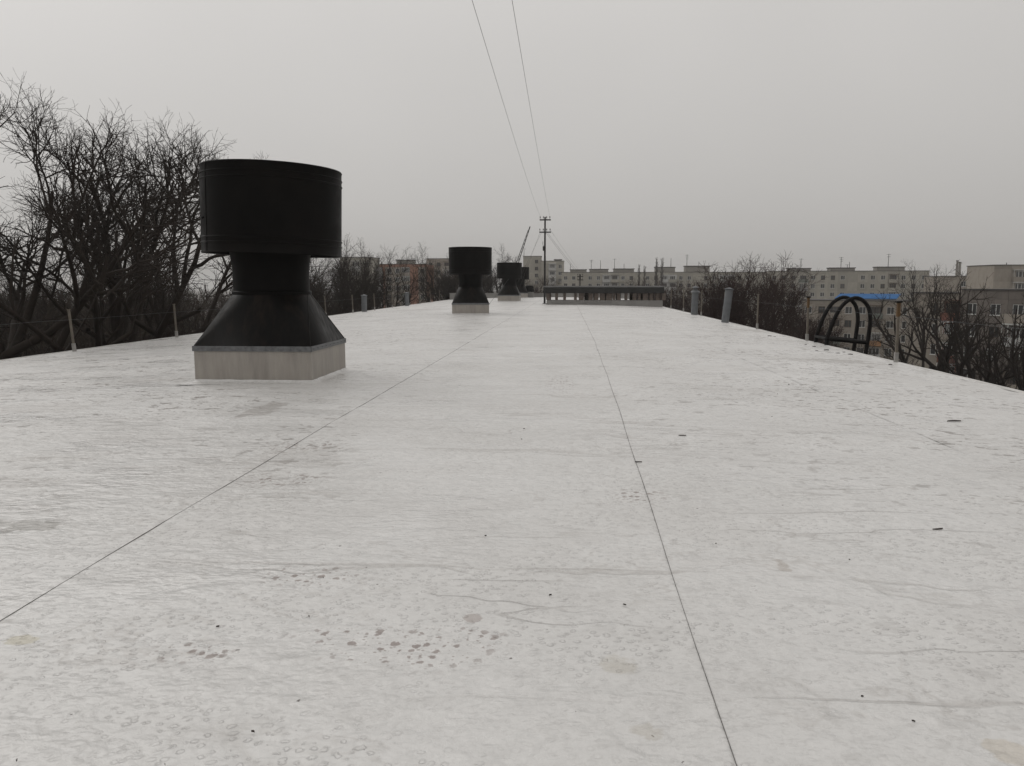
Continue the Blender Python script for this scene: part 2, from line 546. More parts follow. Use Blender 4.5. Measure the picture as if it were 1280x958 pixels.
for i in range(40):
    deck.f += [(i, i + 1, 82 + i + 1, 82 + i), (41 + i, 82 + 41 + i, 82 + 42 + i, 42 + i), (i, 41 + i, 42 + i, i + 1), (82 + i, 83 + i, 82 + 42 + i, 82 + 41 + i)]
deck.f += [(0, 82, 123, 41), (40, 81, 163, 122)]
roof = own_obj(deck, 'roof', 'concrete')
# welded membrane sheets, each lapping over its neighbour
SEAMS = [XL, -11.72, -8.66, -5.6, -2.53, 0.53, 3.66, XR]
def seam_x(i, y):
    x = SEAMS[i]
    if i in (0, 7):
        return x + 0.012 * math.sin(y * 0.9 + i) + 0.01 * math.sin(y * 2.3)
    return x + 0.012 * math.sin(y * 0.37 + i * 2) * min(1, 9 / max(y, 1)) + 0.004 * math.sin(y * 1.7 + i) + (0.0115 * min(y, 20) if i == 5 else 0.0016 * y if i == 4 else 0)
import mathutils.noise as mn
ys = []
y = Y0
while y < Y1:
    ys.append(y)
    y += 0.09 if -1 < y < 16 else 0.22 if y < 32 else 0.6
ys.append(Y1)
for s in range(7):
    mb = MB()
    nx = 26
    for y in ys:
        xa, xb = seam_x(s, y), seam_x(s + 1, y) + (0.06 if s < 6 else 0)
        for i in range(nx + 1):
            t = i / nx
            x = xa + (xb - xa) * t
            amp = 0.0035
            p = Vector((x * 0.7 + s * 9, y * 2.4, s))
            z = zr(x) + amp * mn.noise(p) + 0.008 * mn.noise(Vector((x * 0.35, y * 0.5, 3.3)))
            ex = 1.5 * max(0, 1 - abs(x - XR) / 2.6) + 1.2 * max(0, 1 - abs(x - XL) / 4.0)
            z += ex * 0.02 * mn.noise(Vector((x * 0.8, y * 1.5, 7.7)))
            z += (0.0018 if s in (4, 5) else 0.0015) * (1 - t) if s else 0           # the left edge laps over the sheet beside it
            if s in (4, 5):
                z += 0.003 * max(0, mn.noise(Vector((y * 1.3, s, 1)))) * max(0, 1 - t * 12)
            mb.v.append((x, y, z))
    W = nx + 1
    for j in range(len(ys) - 1):
        for i in range(nx):
            a = j * W + i
            mb.f.append((a, a + 1, a + W + 1, a + W))
    o = own_obj(mb, 'membrane_sheet', 'membrane', roof, smooth=False)
    o.data.polygons.foreach_set('use_smooth', [True] * len(o.data.polygons))
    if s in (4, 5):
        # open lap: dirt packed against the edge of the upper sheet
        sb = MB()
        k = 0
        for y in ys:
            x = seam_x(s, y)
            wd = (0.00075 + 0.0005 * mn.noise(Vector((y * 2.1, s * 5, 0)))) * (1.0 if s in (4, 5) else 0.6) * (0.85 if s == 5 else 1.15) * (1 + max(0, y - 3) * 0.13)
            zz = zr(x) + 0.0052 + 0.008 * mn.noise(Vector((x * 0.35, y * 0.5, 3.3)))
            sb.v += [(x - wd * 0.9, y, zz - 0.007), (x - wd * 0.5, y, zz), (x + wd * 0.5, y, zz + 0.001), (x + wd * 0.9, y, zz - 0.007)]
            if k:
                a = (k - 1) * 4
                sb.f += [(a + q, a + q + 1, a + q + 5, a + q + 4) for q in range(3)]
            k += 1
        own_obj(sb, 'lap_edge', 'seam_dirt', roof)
# drip edges along both long sides
for sx, X_ in ((-1, XL), (1, XR)):
    mb = MB()
    k = 0
    for y in ys[::2] + [Y1]:
        x = seam_x(0 if sx < 0 else 7, y)
        z = zr(x) + 0.016 + 0.012 * mn.noise(Vector((y * 0.8, sx, 0)))
        mb.v += [(x - sx * 0.07, y, z - 0.02), (x - sx * 0.05, y, z + 0.004), (x + sx * 0.02, y, z), (x + sx * 0.045, y, z - 0.05), (x + sx * 0.05, y, z - 0.24)]
        if k:
            a = (k - 1) * 5
            mb.f += [(a + q, a + q + 1, a + q + 6, a + q + 5) for q in range(4)]
        k += 1
    own_obj(mb, 'drip_edge', 'drip_metal', roof)
# low parapet closing the far end
own_obj(MB().box(XL + 0.1, XR - 0.1, Y1 - 0.35, Y1 - 0.02, -0.6, 0.40).box(XL + 0.05, XR - 0.05, Y1 - 0.4, Y1 + 0.03, 0.403, 0.45), 'parapet', 'grey_upstand', roof)

# ------------------------------------------------------------------ ventilation shafts
def sq_round(hw, r, z0, z1, n=12):
    """square base to round top: a flat triangle on every side, a fan of cone facets at every corner"""
    mb = MB()
    N = 4 * n
    mb.v = [(-hw, -hw, z0), (hw, -hw, z0), (hw, hw, z0), (-hw, hw, z0)]
    for i in range(N):
        an = -math.pi + 2 * math.pi * i / N          # starts at the middle of the -x side
        mb.v.append((r * math.cos(an), r * math.sin(an), z1))
    for k in range(4):
        for i in range(n):
            mb.f.append((k, 4 + (k * n + i + 1) % N, 4 + (k * n + i) % N))
        mb.f.append((k, (k + 1) % 4, 4 + ((k + 1) * n) % N))
    return mb
HW = 0.92
def make_vent():
    t = empty('roof_ventilator')
    kb = MB()
    NS = 14
    ring0, ring1 = [], []
    kb.box(-HW, HW, -HW, HW, -0.12, 0.53)
    o = kb.obj('kerb', 'kerb_cladding', t, bevel=0.012)
    # upturned membrane skirt at its foot
    sk = MB()
    n = 10
    pts = []
    for i in range(4 * n):
        side, q = divmod(i, n)
        q /= n
        c = [(-1, -1), (1, -1), (1, 1), (-1, 1)]
        a, b = c[side], c[(side + 1) % 4]
        pts.append((a[0] + (b[0] - a[0]) * q, a[1] + (b[1] - a[1]) * q))
    N = 4 * n
    for (ex, z) in ((0.006, 0.05), (0.02, 0.022), (0.10, 0.016), (0.22, -0.004)):
        for i, (px, py) in enumerate(pts):
            jit = 1 + 0.25 * math.sin(i * 1.9)
            sk.v.append((px * (HW + ex * jit), py * (HW + ex * jit), z + 0.003 * math.sin(i * 2.7)))
    for r_ in range(3):
        for i in range(N):
            j = (i + 1) % N
            sk.f.append((r_ * N + i, (r_ + 1) * N + i, (r_ + 1) * N + j, r_ * N + j))
    so = sk.obj('membrane_skirt', 'membrane', o)
    so.data.polygons.foreach_set('use_smooth', [True] * len(so.data.polygons))
    # metal clamping bar with screws
    c2 = MB()
    e = HW + 0.006
    for (x0, x1, y0, y1) in ((-e, e, -e - 0.012, -e), (-e, e, e, e + 0.012), (-e - 0.012, -e, -e, e), (e, e + 0.012, -e, e)):
        c2.box(x0, x1, y0, y1, 0.485, 0.565)
    bar = c2.obj('clamp_bar', 'clamp_bar', t)
    sm = MB().lathe([(0.0, 0.012), (0.010, 0.010), (0.012, 0.0)], 8).mesh('screw', 'galvanised')
    for i in range(9):
        q = -HW + 0.08 + i * (2 * HW - 0.16) / 8
        mobj('screw', sm, bar, (q, -e - 0.012, 0.525), (R(90), 0, 0))
        mobj('screw', sm, bar, (e + 0.012, q, 0.525), (0, R(90), 0))
    hood = sq_round(HW - 0.005, 0.605, 0.56, 1.36).obj('hood', 'hood_steel', t, smooth=True)
    for sx in (-1, 1):
        for sy in (-1, 1):
            rb = MB().tube([(sx * HW * 0.985, sy * HW * 0.985, 0.57), (sx * 0.60, sy * 0.05, 1.355)], 0.010, 5)
            rb.obj('fold_seam', 'black_steel', hood)
    MB().lathe([(0.605, 1.33), (0.625, 1.345), (0.625, 1.385), (0.605, 1.40)], 56).obj('flange', 'clamp_bar' if False else 'black_steel', t, smooth=True)
    MB().lathe([(0.598, 1.35), (0.598, 1.72), (0.605, 1.80), (0.66, 2.22), (0.655, 2.22), (0.598, 1.80), (0.585, 1.35)], 56).obj('neck', 'black_steel', t, smooth=True)
    # outer drum: thin sheet with rolled beads, open above and below
    R0 = 1.085
    prof = [(R0 - 0.02, 1.98), (R0, 1.97), (R0 + 0.008, 1.985), (R0, 2.0)]
    for zb in (2.13, 2.21, 3.09, 3.18):
        prof += [(R0, zb - 0.014), (R0 + 0.011, zb - 0.005), (R0 + 0.011, zb + 0.005), (R0, zb + 0.014)]
    prof += [(R0, 3.29), (R0 + 0.008, 3.305), (R0, 3.32), (R0 - 0.02, 3.31)]
    drum = MB().lathe(prof, 72, closed=True).obj('drum', 'black_steel', t, smooth=True)
    for v_ in drum.data.vertices:                       # hand-beaten sheet: shallow dents
        k_ = 1 + 0.006 * mn.noise(v_.co * 1.7) + 0.003 * mn.noise(v_.co * 4.1)
        v_.co.x *= k_
        v_.co.y *= k_
    MB().box(-0.02, 0.02, -R0 - 0.008, -R0 + 0.01, 1.99, 3.30).obj('lock_seam', 'black_steel', drum, rot=(0, 0, R(-42)))
    # inner cap and struts that carry the drum
    MB().lathe([(0.0, 3.12), (0.88, 2.72), (0.88, 2.68), (0.0, 2.55)], 40).obj('inner_cap', 'black_steel', t, smooth=True)
    for k in range(4):
        a = R(45 + 90 * k)
        MB().tube([(0.635 * math.cos(a), 0.635 * math.sin(a), 2.12), (0.78 * math.cos(a), 0.78 * math.sin(a), 2.72), ((R0 - 0.01) * math.cos(a), (R0 - 0.01) * math.sin(a), 2.5)], 0.015, 5).obj('strut', 'black_steel', t)
    return t
v0 = make_vent()
VENT_L = ['largest black drum ventilator on a beige kerb beside the long seam',
          'second black drum ventilator from the long seam bend, grey kerb turned slightly askew',
          'black drum ventilator standing under the leaning lattice mast',
          'farthest black drum ventilator, half hidden behind the one under the leaning mast']
VENTS = [(-4.79, 12.32, 0), (-4.85, 39.0, 7), (-4.95, 67.2, -2), (-5.15, 84.5, 0)]
for i, (x, y, a) in enumerate(VENTS):
    o = v0 if i == 0 else copy_tree(v0)
    o.location = (x, y, zr(x))
    o.rotation_euler = (0, 0, R(a))
    tag(o, VENT_L[i], 'ventilator', 'row of black roof ventilators')
for c in v0.children:
    if c.name.split('.')[0] in ('drum', 'inner_cap'):
        c.rotation_euler = (0, R(1.6), 0)          # the nearest drum has settled to one side
        c.location.x -= 0.015
# low dark shaft cap past the last ventilators
lv = tag(empty('shaft_cap', (-4.1, 86.0, zr(-4.1))), 'low dark shaft cap squatting beside the farthest ventilator', 'shaft cap')
MB().box(-0.5, 0.5, -0.5, 0.5, -0.1, 0.62).obj('kerb', 'grey_upstand', lv)
sq_round(0.56, 0.42, 0.62, 1.25).obj('cap', 'black_steel', lv, smooth=True)
MB().lathe([(0.42, 1.24), (0.44, 1.27), (0.42, 1.3), (0, 1.36)], 24).obj('lid', 'black_steel', lv)

# ------------------------------------------------------------------ long brick shaft bank with dark roof
bk = tag(empty('vent_bank', (2.7, 56.0, 0)), 'long low brick vent bank under a black sheet roof', 'vent bank')
bx0, bx1 = -4.12, 4.2
def zb(x):
    return zr(x + 2.7)
MB().box(bx0, bx1, -0.05, 1.25, -0.5, 0.30).obj('kerb', 'grey_upstand', bk, bevel=0.01)
MB().box(bx0 - 0.02, bx0 + 4.7, -0.42, -0.06, -0.5, 0.06).obj('step', 'grey_upstand', bk, bevel=0.01)
MB().box(bx0 + 0.02, bx1 - 0.02, 0.0, 1.2, 0.303, 0.33).obj('coping', 'grey_upstand', bk)
pm = {}
def pier(x, w_, y0, y1, tall=0.86):
    key = (round(w_, 2), round(y1 - y0, 2))
    if key not in pm:
        q = MB()
        nb = 7
        for c in range(nb):
            z = c * 0.076
            q.box(-w_ / 2 - (0.004 if c % 2 else 0), w_ / 2 + (0.004 if c % 3 else 0), 0, y1 - y0, z, z + 0.064)
            if c < nb - 1:
                q.box(-w_ / 2 + 0.014, w_ / 2 - 0.014, 0.014, y1 - y0 - 0.014, z + 0.06, z + 0.08)
        pm[key] = q.mesh('brick_pier', 'brick')
    return mobj('brick_pier', pm[key], bk, (x, y0, 0.33))
for u0, u1 in ((683.5, 687.5), (694, 697.5), (704, 707.5), (717.5, 721), (723.5, 730), (735.5, 741), (742.5, 748), (749.5, 756), (757.5, 765), (766, 769), (771, 775), (780.5, 784), (790.5, 795), (797.5, 800.5), (803, 809), (811.5, 816), (819, 823.5), (827, 831.5)):
    xa, xb_ = PY(u0, 372, 56.3).x, PY(u1, 372, 56.3).x
    pier((xa + xb_) / 2 - 2.7, xb_ - xa, 0.03, 0.28)
for i, xx in enumerate([-4.0, -1.2, -0.55, 0.05, 0.5, 1.1, 2.1, 2.9, 3.5, 4.0]):
    pier(xx, 0.36, 0.92, 1.17)
rf = MB()
rx0, rx1 = bx0 - 0.25, bx1 + 0.05
sec = [(-0.30, 0.83), (-0.30, 1.24), (-0.27, 1.27), (0.6, 1.36), (1.47, 1.27), (1.5, 1.24), (1.5, 0.83), (1.44, 0.83), (1.44, 0.87), (-0.24, 0.87), (-0.24, 0.83)]
for x in (rx0, rx1):
    rf.v += [(x, a, b) for a, b in sec]
ns = len(sec)
for i in range(ns):
    j = (i + 1) % ns
    rf.f.append((i, j, ns + j, ns + i))
rf.f += [tuple(range(ns)), tuple(reversed(range(ns, 2 * ns)))]
rfo = rf.obj('roof', 'fascia_black', bk)
for i in range(9):
    x = rx0 + 0.3 + i * (rx1 - rx0 - 0.6) / 8
    MB().box(x - 0.012, x + 0.012, -0.318, -0.301, 0.84, 1.25).obj('standing_seam', 'fascia_black', rfo)

# ------------------------------------------------------------------ wire poles on the roof
def pole(loc, H, label, arms, rz=0.0, name='wire_pole', cat='pole', group=None, foot=True):
    t = tag(empty(name, loc, rz), label, cat, group)
    MB().tube([(0, 0, -0.15), (0, 0, H * 0.5), (0, 0, H)], [0.08, 0.072, 0.06], 10).obj('mast', 'pole_paint', t, smooth=True)
    if foot:
        MB().box(-0.16, 0.16, -0.16, 0.16, -0.1, 0.05).obj('base_plate', 'galvanised', t)
    for z, wd, n in arms:
        a = MB().box(-wd / 2, wd / 2 + 0.03, -0.13, -0.05, z - 0.045, z + 0.045).obj('crossarm', 'pole_paint', t)
        MB().tube([(0, -0.10, z - 0.02), (0, 0.09, z - 0.02)], 0.03, 6).obj('bracket', 'pole_paint', a)
        for i in range(n):
            x = -wd / 2 + 0.04 + i * (wd - 0.08) / (n - 1)
            MB().lathe([(0.012, -0.02), (0.012, 0.10), (0.035, 0.11), (0.04, 0.14), (0.028, 0.165), (0.036, 0.19), (0.02, 0.225), (0.0, 0.23)], 8).obj('insulator', 'porcelain', a, (x, -0.09, z + 0.04))
    return t
PX, PYY = -1.63, 58.4
po = pole((PX, PYY, 0), 6.45, 'tall dark wire pole with two crossarms at the end of the vent bank', [(6.22, 0.80, 4), (5.32, 0.84, 4)])
MB().box(-0.16, 0.05, -0.15, -0.05, 3.95, 4.28).obj('junction_box', 'pole_paint', po)
MB().tube([(-0.1, -0.06, 4.2), (-0.16, -0.06, 4.5), (-0.15, -0.06, 4.65)], 0.015, 5).obj('bracket', 'pole_paint', po)
p2 = pole((PY(725, 350, 84).x, 84, zr(1)), 2.5, 'short wire rack with stubby crossarms behind the vent bank', [(2.28, 0.62, 4), (1.92, 0.62, 4)], name='wire_rack')
p3 = pole((-0.65, -4.5, 0), 6.3, 'dark wire pole with a single crossarm at the other end of the overhead wires', [(6.1, 0.80, 4)])
def sag(a, b, s, n=24):
    a, b = Vector(a), Vector(b)
    return [a.lerp(b, i / n) - Vector((0, 0, s * 4 * (i / n) * (1 - i / n))) for i in range(n + 1)]
def wire(name, pts, r_, label, cat, group=None, mat='wire'):
    return tag(MB().tube(pts, r_, 5).obj(name, mat), label, cat, group)
zt = 6.48
GW = 'overhead wires running from the tall pole'
# the span passes over the camera: chosen so that it crosses the measured directions
for (xo, uu, lab) in ((-0.36, 590, 'long thin overhead wire leaving the tall pole at its outer insulator'), (0.36, 640, 'long thin overhead wire leaving the tall pole above the vent bank')):
    a = Vector((PX + xo, PYY - 0.06, zt))
    q = PY(uu, 0, 12.0)
    # straight line through q, continued past the camera to the next pole, with a little sag
    b = a + (q - a) * ((PYY + 4.5) / (PYY - 12.0))
    pts = [a.lerp(b, i / 40) + Vector((0, 0, -1.3 * (i / 40) * (1 - i / 40) + 1.3 * (46.4 / 62.9) * (1 - 46.4 / 62.9) * (i / 40) / (46.4 / 62.9) * 0)) for i in range(41)]
    dz = q.z - np.interp(12.0, [p.y for p in pts][::-1], [p.z for p in pts][::-1])
    pts = [p + Vector((0, 0, dz * min(1, (PYY - p.y) / (PYY - 12)))) for p in pts]
    wire('overhead_wire', pts, 0.0038, lab, 'wire', GW)
rack = Vector((PY(725, 350, 84).x, 84 - 0.06, 2.5))
for k, (x0, x1) in enumerate(((0.10, -0.22), (0.22, -0.02), (0.38, 0.2))):
    wire('span_wire', sag((PX + x0, PYY - 0.06, 5.30 + (0.22 if k == 2 else -0.05)), rack + Vector((x1, 0, 0)), 0.05), 0.009 if k < 2 else 0.005, 'thin wire slanting from the tall pole down to the short wire rack', 'wire', 'wires between pole and rack')
anch = PY(646, 352, 86.5)
for k, x0 in enumerate((-0.38, -0.26)):
    wire('guy_wire', sag((PX + x0, PYY - 0.06, 5.30), (anch.x - 0.6 * k, 87.85, 0.44), 0.05), 0.007, 'thin guy wire slanting from the tall pole to the parapet past the ventilators', 'wire', 'guy wires of the tall pole')
# leaning lattice mast behind the third ventilator
lm = tag(empty('leaning_mast', (PY(631, 376, 70.5).x, 70.5, 0)), 'thin dark lattice mast leaning above the ventilators', 'mast')
tp = PY(661, 288, 70.5) - lm.location
bs = Vector((0, 0, -0.05))
ax = (tp - bs).normalized()
sd_ = ax.cross(Vector((0, 1, 0))).normalized()
fr = ax.cross(sd_).normalized()
L = (tp - bs).length
legs = []
for k in range(3):
    an = 2 * math.pi * k / 3
    off = sd_ * math.cos(an) + fr * math.sin(an)
    legs.append(off)
    MB().tube([bs + off * 0.15, bs + ax * L * 0.6 + off * 0.11, tp + off * 0.05], 0.028, 5).obj('leg', 'pole_paint', lm)
br = MB()
nb = 18
for i in range(nb):
    for k in range(3):
        r0 = 0.15 - 0.10 * i / nb
        r1 = 0.15 - 0.10 * (i + 1) / nb
        br.tube([bs + ax * (L * i / nb) + legs[k] * r0, bs + ax * (L * (i + 1) / nb) + legs[(k + 1) % 3] * r1], 0.012, 4, False)
br.obj('lacing', 'pole_paint', lm)
MB().tube([tp - ax * 0.05, tp + ax * 0.35], 0.05, 6).obj('tip', 'pole_paint', lm)
wire('guy_wire', [PZ(611.5, 380.5, 0.02), PZ(611.5, 380.5, 0.02).lerp(Vector(lm.location) + tp * 0.42, 0.5), Vector(lm.location) + tp * 0.42], 0.010, 'single stay running from the roof beside a kerb to the leaning mast', 'wire')

# ------------------------------------------------------------------ edge railing posts and wires
POST_R = dict(foot=0.0)
def post(x, y, H, style, lean, label, group):
    t = tag(empty('railing_post', (x, y, zr(min(x, XR)))), label, 'post', group)
    t.rotation_euler = (R(lean[0]), R(lean[1]), 0)
    w_ = 0.027
    MB().box(-w_, w_, -w_, w_, -0.3, H - 0.3 if style == 'rust' else H).obj('shaft', 'post_steel', t, bevel=0.006)
    if style == 'rust':
        MB().box(-w_ - 0.008, w_ + 0.008, -w_ - 0.008, w_ + 0.008, H - 0.3, H).obj('collar', 'post_rust', t, bevel=0.006)
        MB().box(-w_ - 0.03, w_ + 0.03, -w_ - 0.03, w_ + 0.03, H, H + 0.035).obj('top_plate', 'hoop_paint', t)
    else:
        MB().box(-w_ - 0.006, w_ + 0.006, -w_ - 0.006, w_ + 0.006, H, H + 0.03).obj('top_plate', 'post_steel', t)
    MB().box(-w_ - 0.012, w_ + 0.012, -w_ - 0.012, w_ + 0.012, -0.02, 0.22).obj('foot_sleeve', 'post_foot', t, bevel=0.006)
    return t
tops_r, tops_l = [], []
yr = [-1.4, 4.9, 11.1, 17.3, 23.6, 29.7, 35.8, 41.9, 48.2, 54.0, 60, 66, 72, 78, 84]
for i, y in enumerate(yr):
    if y < 15 or y > 57:
        continue
    rusty = y in (17.3, 23.6)
    lab = {17.3: 'rust-topped steel railing post nearest the brick-red corner block, beside the ladder hoops',
           23.6: 'rust-topped railing post between the ladder hoops and the reddish bushy tree',
           29.7: 'plain grey railing post between the rust-topped posts and the tilted vent pipe',
           35.8: 'plain grey railing post just behind the tilted vent pipe',
           41.9: 'plain grey railing post close beside the double-capped vent pipe',
           48.2: 'thin grey railing post between the double-capped pipe and the vent bank',
           54.0: 'thin grey railing post at the corner of the vent bank'}[y]
    post(7.22, y, 1.30, 'rust' if rusty else 'plain', (rnd.uniform(-1.5, 1.5), rnd.uniform(-1, 1)), lab, 'railing posts on the ladder side')
for i, y in enumerate([19.6, 25.05, 30.5, 35.9, 41.3, 46.7, 52.1, 57.5, 63, 68.5, 74, 79.5]):
    if 29 < y < 40:
        continue
    lab = {19.6: 'bare rust-streaked railing post leaning inward before the big forked tree',
           25.05: 'bare railing post between the largest ventilator and the big forked tree',
           41.3: 'thin railing post just past the largest ventilator',
           46.7: 'thin railing post just before the bluish pipe by the beige tower',
           52.1: 'thin railing post just past the bluish pipe by the beige tower',
           57.5: 'thin railing post just before the bluish pipe at the pink block',
           63: 'thin railing post just past the bluish pipe at the pink block'}.get(y, 'tiny railing post along the edge beyond the pink block pipe')
    post(-13.1, y, 1.10, 'plain', (0, -4 if y == 19.6 else -2), lab, 'railing posts on the tree side')
for (x, za, zs, ya, yb, lab) in ((7.22, 1.02, 0.02, 10.0, 54.0, 'thin railing wire strung between the posts on the ladder side'), (-13.1, 0.86, 0.015, 12.0, 79.5, 'thin railing wire strung between the posts on the tree side')):
    pts = []
    y = ya
    while y < yb:
        for k in range(4):
            yy = y + 6.1 * k / 4
            if yy <= yb:
                pts.append((x, yy, za + zr(x) - zs * 4 * (k / 4) * (1 - k / 4)))
        y += 6.1
    wire('railing_wire', pts, 0.0024, lab, 'wire', None, 'galvanised')

# ------------------------------------------------------------------ roof-ladder hoops
hp = tag(empty('ladder_hoops', (7.28, 22.5, 0)), 'pair of black tubular hoops guarding the ladder at the roof edge', 'ladder rail')
def hoop(dy):
    prof = [(0, -0.24), (0.02, 0.0), (0.12, 0.36), (0.26, 0.71), (0.45, 0.98), (0.70, 1.11), (0.93, 1.04), (1.09, 0.83), (1.155, 0.52), (1.14, 0.15), (1.10, -0.3), (1.08, -0.8), (1.08, -3.2)]
    pts = []
    for i in range(len(prof) - 1):
        p = [Vector(prof[max(0, min(len(prof) - 1, i + k))]) for k in (-1, 0, 1, 2)]
        for q in range(3):
            t = q / 3
            c = 0.5 * (2 * p[1] + (p[2] - p[0]) * t + (2 * p[0] - 5 * p[1] + 4 * p[2] - p[3]) * t * t + (3 * p[1] - p[0] - 3 * p[2] + p[3]) * t ** 3)
            pts.append((c.x, dy, c.y))
    pts.append((1.08, dy, -3.2))
    return MB().tube(pts, 0.055, 10)
for dy in (-0.46, 0.46):
    hoop(dy).obj('hoop', 'hoop_paint', hp, smooth=True)
    MB().tube([(-0.03, dy, -0.02), (1.12, dy, -0.13)], 0.056, 8).obj('base_rail', 'hoop_paint', hp, smooth=True)
for x_, z_ in ((-0.02, -0.02), (1.08, -0.13)):
    MB().tube([(x_, -0.46, z_), (x_, 0.46, z_)], 0.04, 8).obj('cross_rail', 'hoop_paint', hp, smooth=True)
for k in range(9):
    MB().tube([(1.08, -0.46, -0.45 - 0.3 * k), (1.08, 0.46, -0.45 - 0.3 * k)], 0.018, 6).obj('rung', 'hoop_paint', hp)

# ------------------------------------------------------------------ galvanised vent pipes at the edges
def pipe(x, y, H, rad, lean, label, group, cap='double'):
    t = tag(empty('vent_pipe', (x, y, zr(x))), label, 'vent pipe', group)
    t.rotation_euler = (R(lean[0]), R(lean[1]), 0)
    MB().lathe([(rad, -0.2), (rad, H), (rad - 0.01, H), (rad - 0.01, -0.2)], 20, True).obj('tube', 'galvanised', t, smooth=True)
    MB().lathe([(rad + 0.012, H * 0.45), (rad + 0.018, H * 0.46), (rad + 0.012, H * 0.48)], 20).obj('joint_ring', 'galvanised', t)
    if cap == 'double':
        MB().lathe([(rad + 0.10, H - 0.06), (rad + 0.02, H + 0.03), (rad * 0.6, H + 0.06), (rad * 0.6, H + 0.22), (rad + 0.04, H + 0.2), (0, H + 0.30)], 20).obj('cap', 'galvanised', t)
    else:
        MB().lathe([(rad * 1.25, H + 0.02), (rad * 1.25, H + 0.05), (0, H + 0.12)], 20).obj('cap', 'galvanised', t)
        for a in (0, 120, 240):
            MB().tube([(rad * 0.95 * math.cos(R(a)), rad * 0.95 * math.sin(R(a)), H - 0.1), (rad * 0.95 * math.cos(R(a)), rad * 0.95 * math.sin(R(a)), H + 0.04)], 0.012, 4).obj('cap_strut', 'galvanised', t)
    return t
pipe(7.0, 42.8, 1.28, 0.18, (0, 1), 'upright grey vent pipe with double rain cap at the roof edge', 'grey vent pipes', 'double')
pipe(6.95, 34.3, 1.42, 0.165, (-3, 6), 'tilted grey vent pipe with flat lid at the roof edge', 'grey vent pipes', 'flat')
pipe(-12.9, 48.6, 1.0, 0.17, (0, 1), 'bluish grey vent pipe among twigs beside the pale beige block', 'grey vent pipes', 'flat')
pipe(-12.9, 62.0, 1.0, 0.17, (0, -1), 'bluish grey vent pipe standing before the pink block', 'grey vent pipes', 'flat')

# ------------------------------------------------------------------ bits of litter on the membrane
def bit(u, v, L_, w_, a, label, name='dry_leaf'):
    c = PZ(u, v, 0.0)
    for _ in range(3):
        c = PZ(u, v, zr(c.x) + 0.012)
    mb = MB()
    n = 6
    for i in range(n + 1):
        t = i / n
        wd = w_ * math.sin(math.pi * min(0.97, max(0.06, t))) ** 0.8 * (0.55 + 0.6 * abs(math.sin(i * 2.1 + u)))
        h = 0.007 + 0.10 * w_ * math.sin(t * 3 + a) ** 2
        bend = 0.12 * L_ * math.sin(t * 2.6 + u * 0.1)
        mb.v += [((t - 0.5) * L_, bend - wd, h + 0.25 * w_), ((t - 0.5) * L_, bend, h), ((t - 0.5) * L_, bend + 0.7 * wd, h + 0.3 * w_), ((t - 0.5) * L_, bend, h - 0.006)]
    for i in range(n):
        for q in range(4):
            mb.f.append((i * 4 + q, i * 4 + (q + 1) % 4, i * 4 + 4 + (q + 1) % 4, i * 4 + 4 + q))
    mb.f += [(0, 1, 2, 3), (n * 4 + 3, n * 4 + 2, n * 4 + 1, n * 4)]
    o = mb.obj(name, 'twig_dark', None, (c.x, c.y, zr(c.x)), (0, 0, a))
    tag(o, label, 'leaf', 'litter on the white roof')
bit(1172, 660, 0.075, 0.009, 0.15, 'longest dark curled leaf lying alone on the white membrane')
bit(1193, 526, 0.17, 0.02, 0.1, 'broad dark dry leaf lying towards the ladder side edge')
bit(853, 543.5, 0.075, 0.009, 0.0, 'small curled leaf between the straight seam and the ladder side edge')
bit(798, 576.5, 0.06, 0.008, -0.2, 'small curled leaf touching the straight seam')
for (u, v) in ((404, 720), (272, 781), (607, 668), (386, 769), (781, 754), (1062, 698), (965, 520), (895, 678), (316, 912), (21, 948), (206, 953), (655, 535), (1078, 868), (1142, 899), (688, 742), (652, 548), (972, 492), (986, 480)):
    L_ = rnd.uniform(0.006, 0.017) * (1 + max(0, 600 - v) / 200)
    bit(u, v, L_, L_ * 0.22, rnd.uniform(-1, 1), 'tiny dark crumb of leaf on the white membrane', 'leaf_crumb')

for (u, v, L_) in ((1007.5, 430.5, 0.14), (1017.5, 433, 0.16), (1033, 437.5, 0.2), (1021, 438.5, 0.12), (1047, 441.5, 0.16), (1063, 443, 0.2), (1055, 440, 0.1), (1113, 455.5, 0.16), (962, 420, 0.2), (968, 421, 0.15)):
    bit(u, v, L_ * 0.6, L_ * 0.2, rnd.uniform(-0.6, 0.6), 'wet dark clump of leaf mould at the roof edge by the ladder hoops', 'leaf_clump')

# ------------------------------------------------------------------ buildings beyond the trees
PCACHE = {}
def panel_mesh(cw, ch, op, mat):
    """facing panel with a real opening (op = x0, x1, z0, z1) or blank (op None), 12 cm proud of the wall"""
    key = (round(cw, 2), round(ch, 2), op, mat)
    if key in PCACHE:
        return PCACHE[key]
    gp = 0.02
    X0, X1, Z0, Z1 = gp, cw - gp, gp, ch - gp
    mb = MB()
    if op is None:
        mb.box(X0, X1, -0.12, 0.0, Z0, Z1, skip='k')
    else:
        a, b, c, d = op
        o4 = [(X0, Z0), (X1, Z0), (X1, Z1), (X0, Z1)]
        i4 = [(a, c), (b, c), (b, d), (a, d)]
        mb.v = [(x, -0.12, z) for x, z in o4] + [(x, -0.12, z) for x, z in i4] + [(x, 0.0, z) for x, z in i4] + [(x, 0.0, z) for x, z in o4]
        for k in range(4):
            j = (k + 1) % 4
            mb.f += [(k, j, 4 + j, 4 + k), (4 + k, 4 + j, 8 + j, 8 + k), (12 + k, 12 + j, j, k)]
    PCACHE[key] = mb.mesh('wall_panel', mat)
    return PCACHE[key]
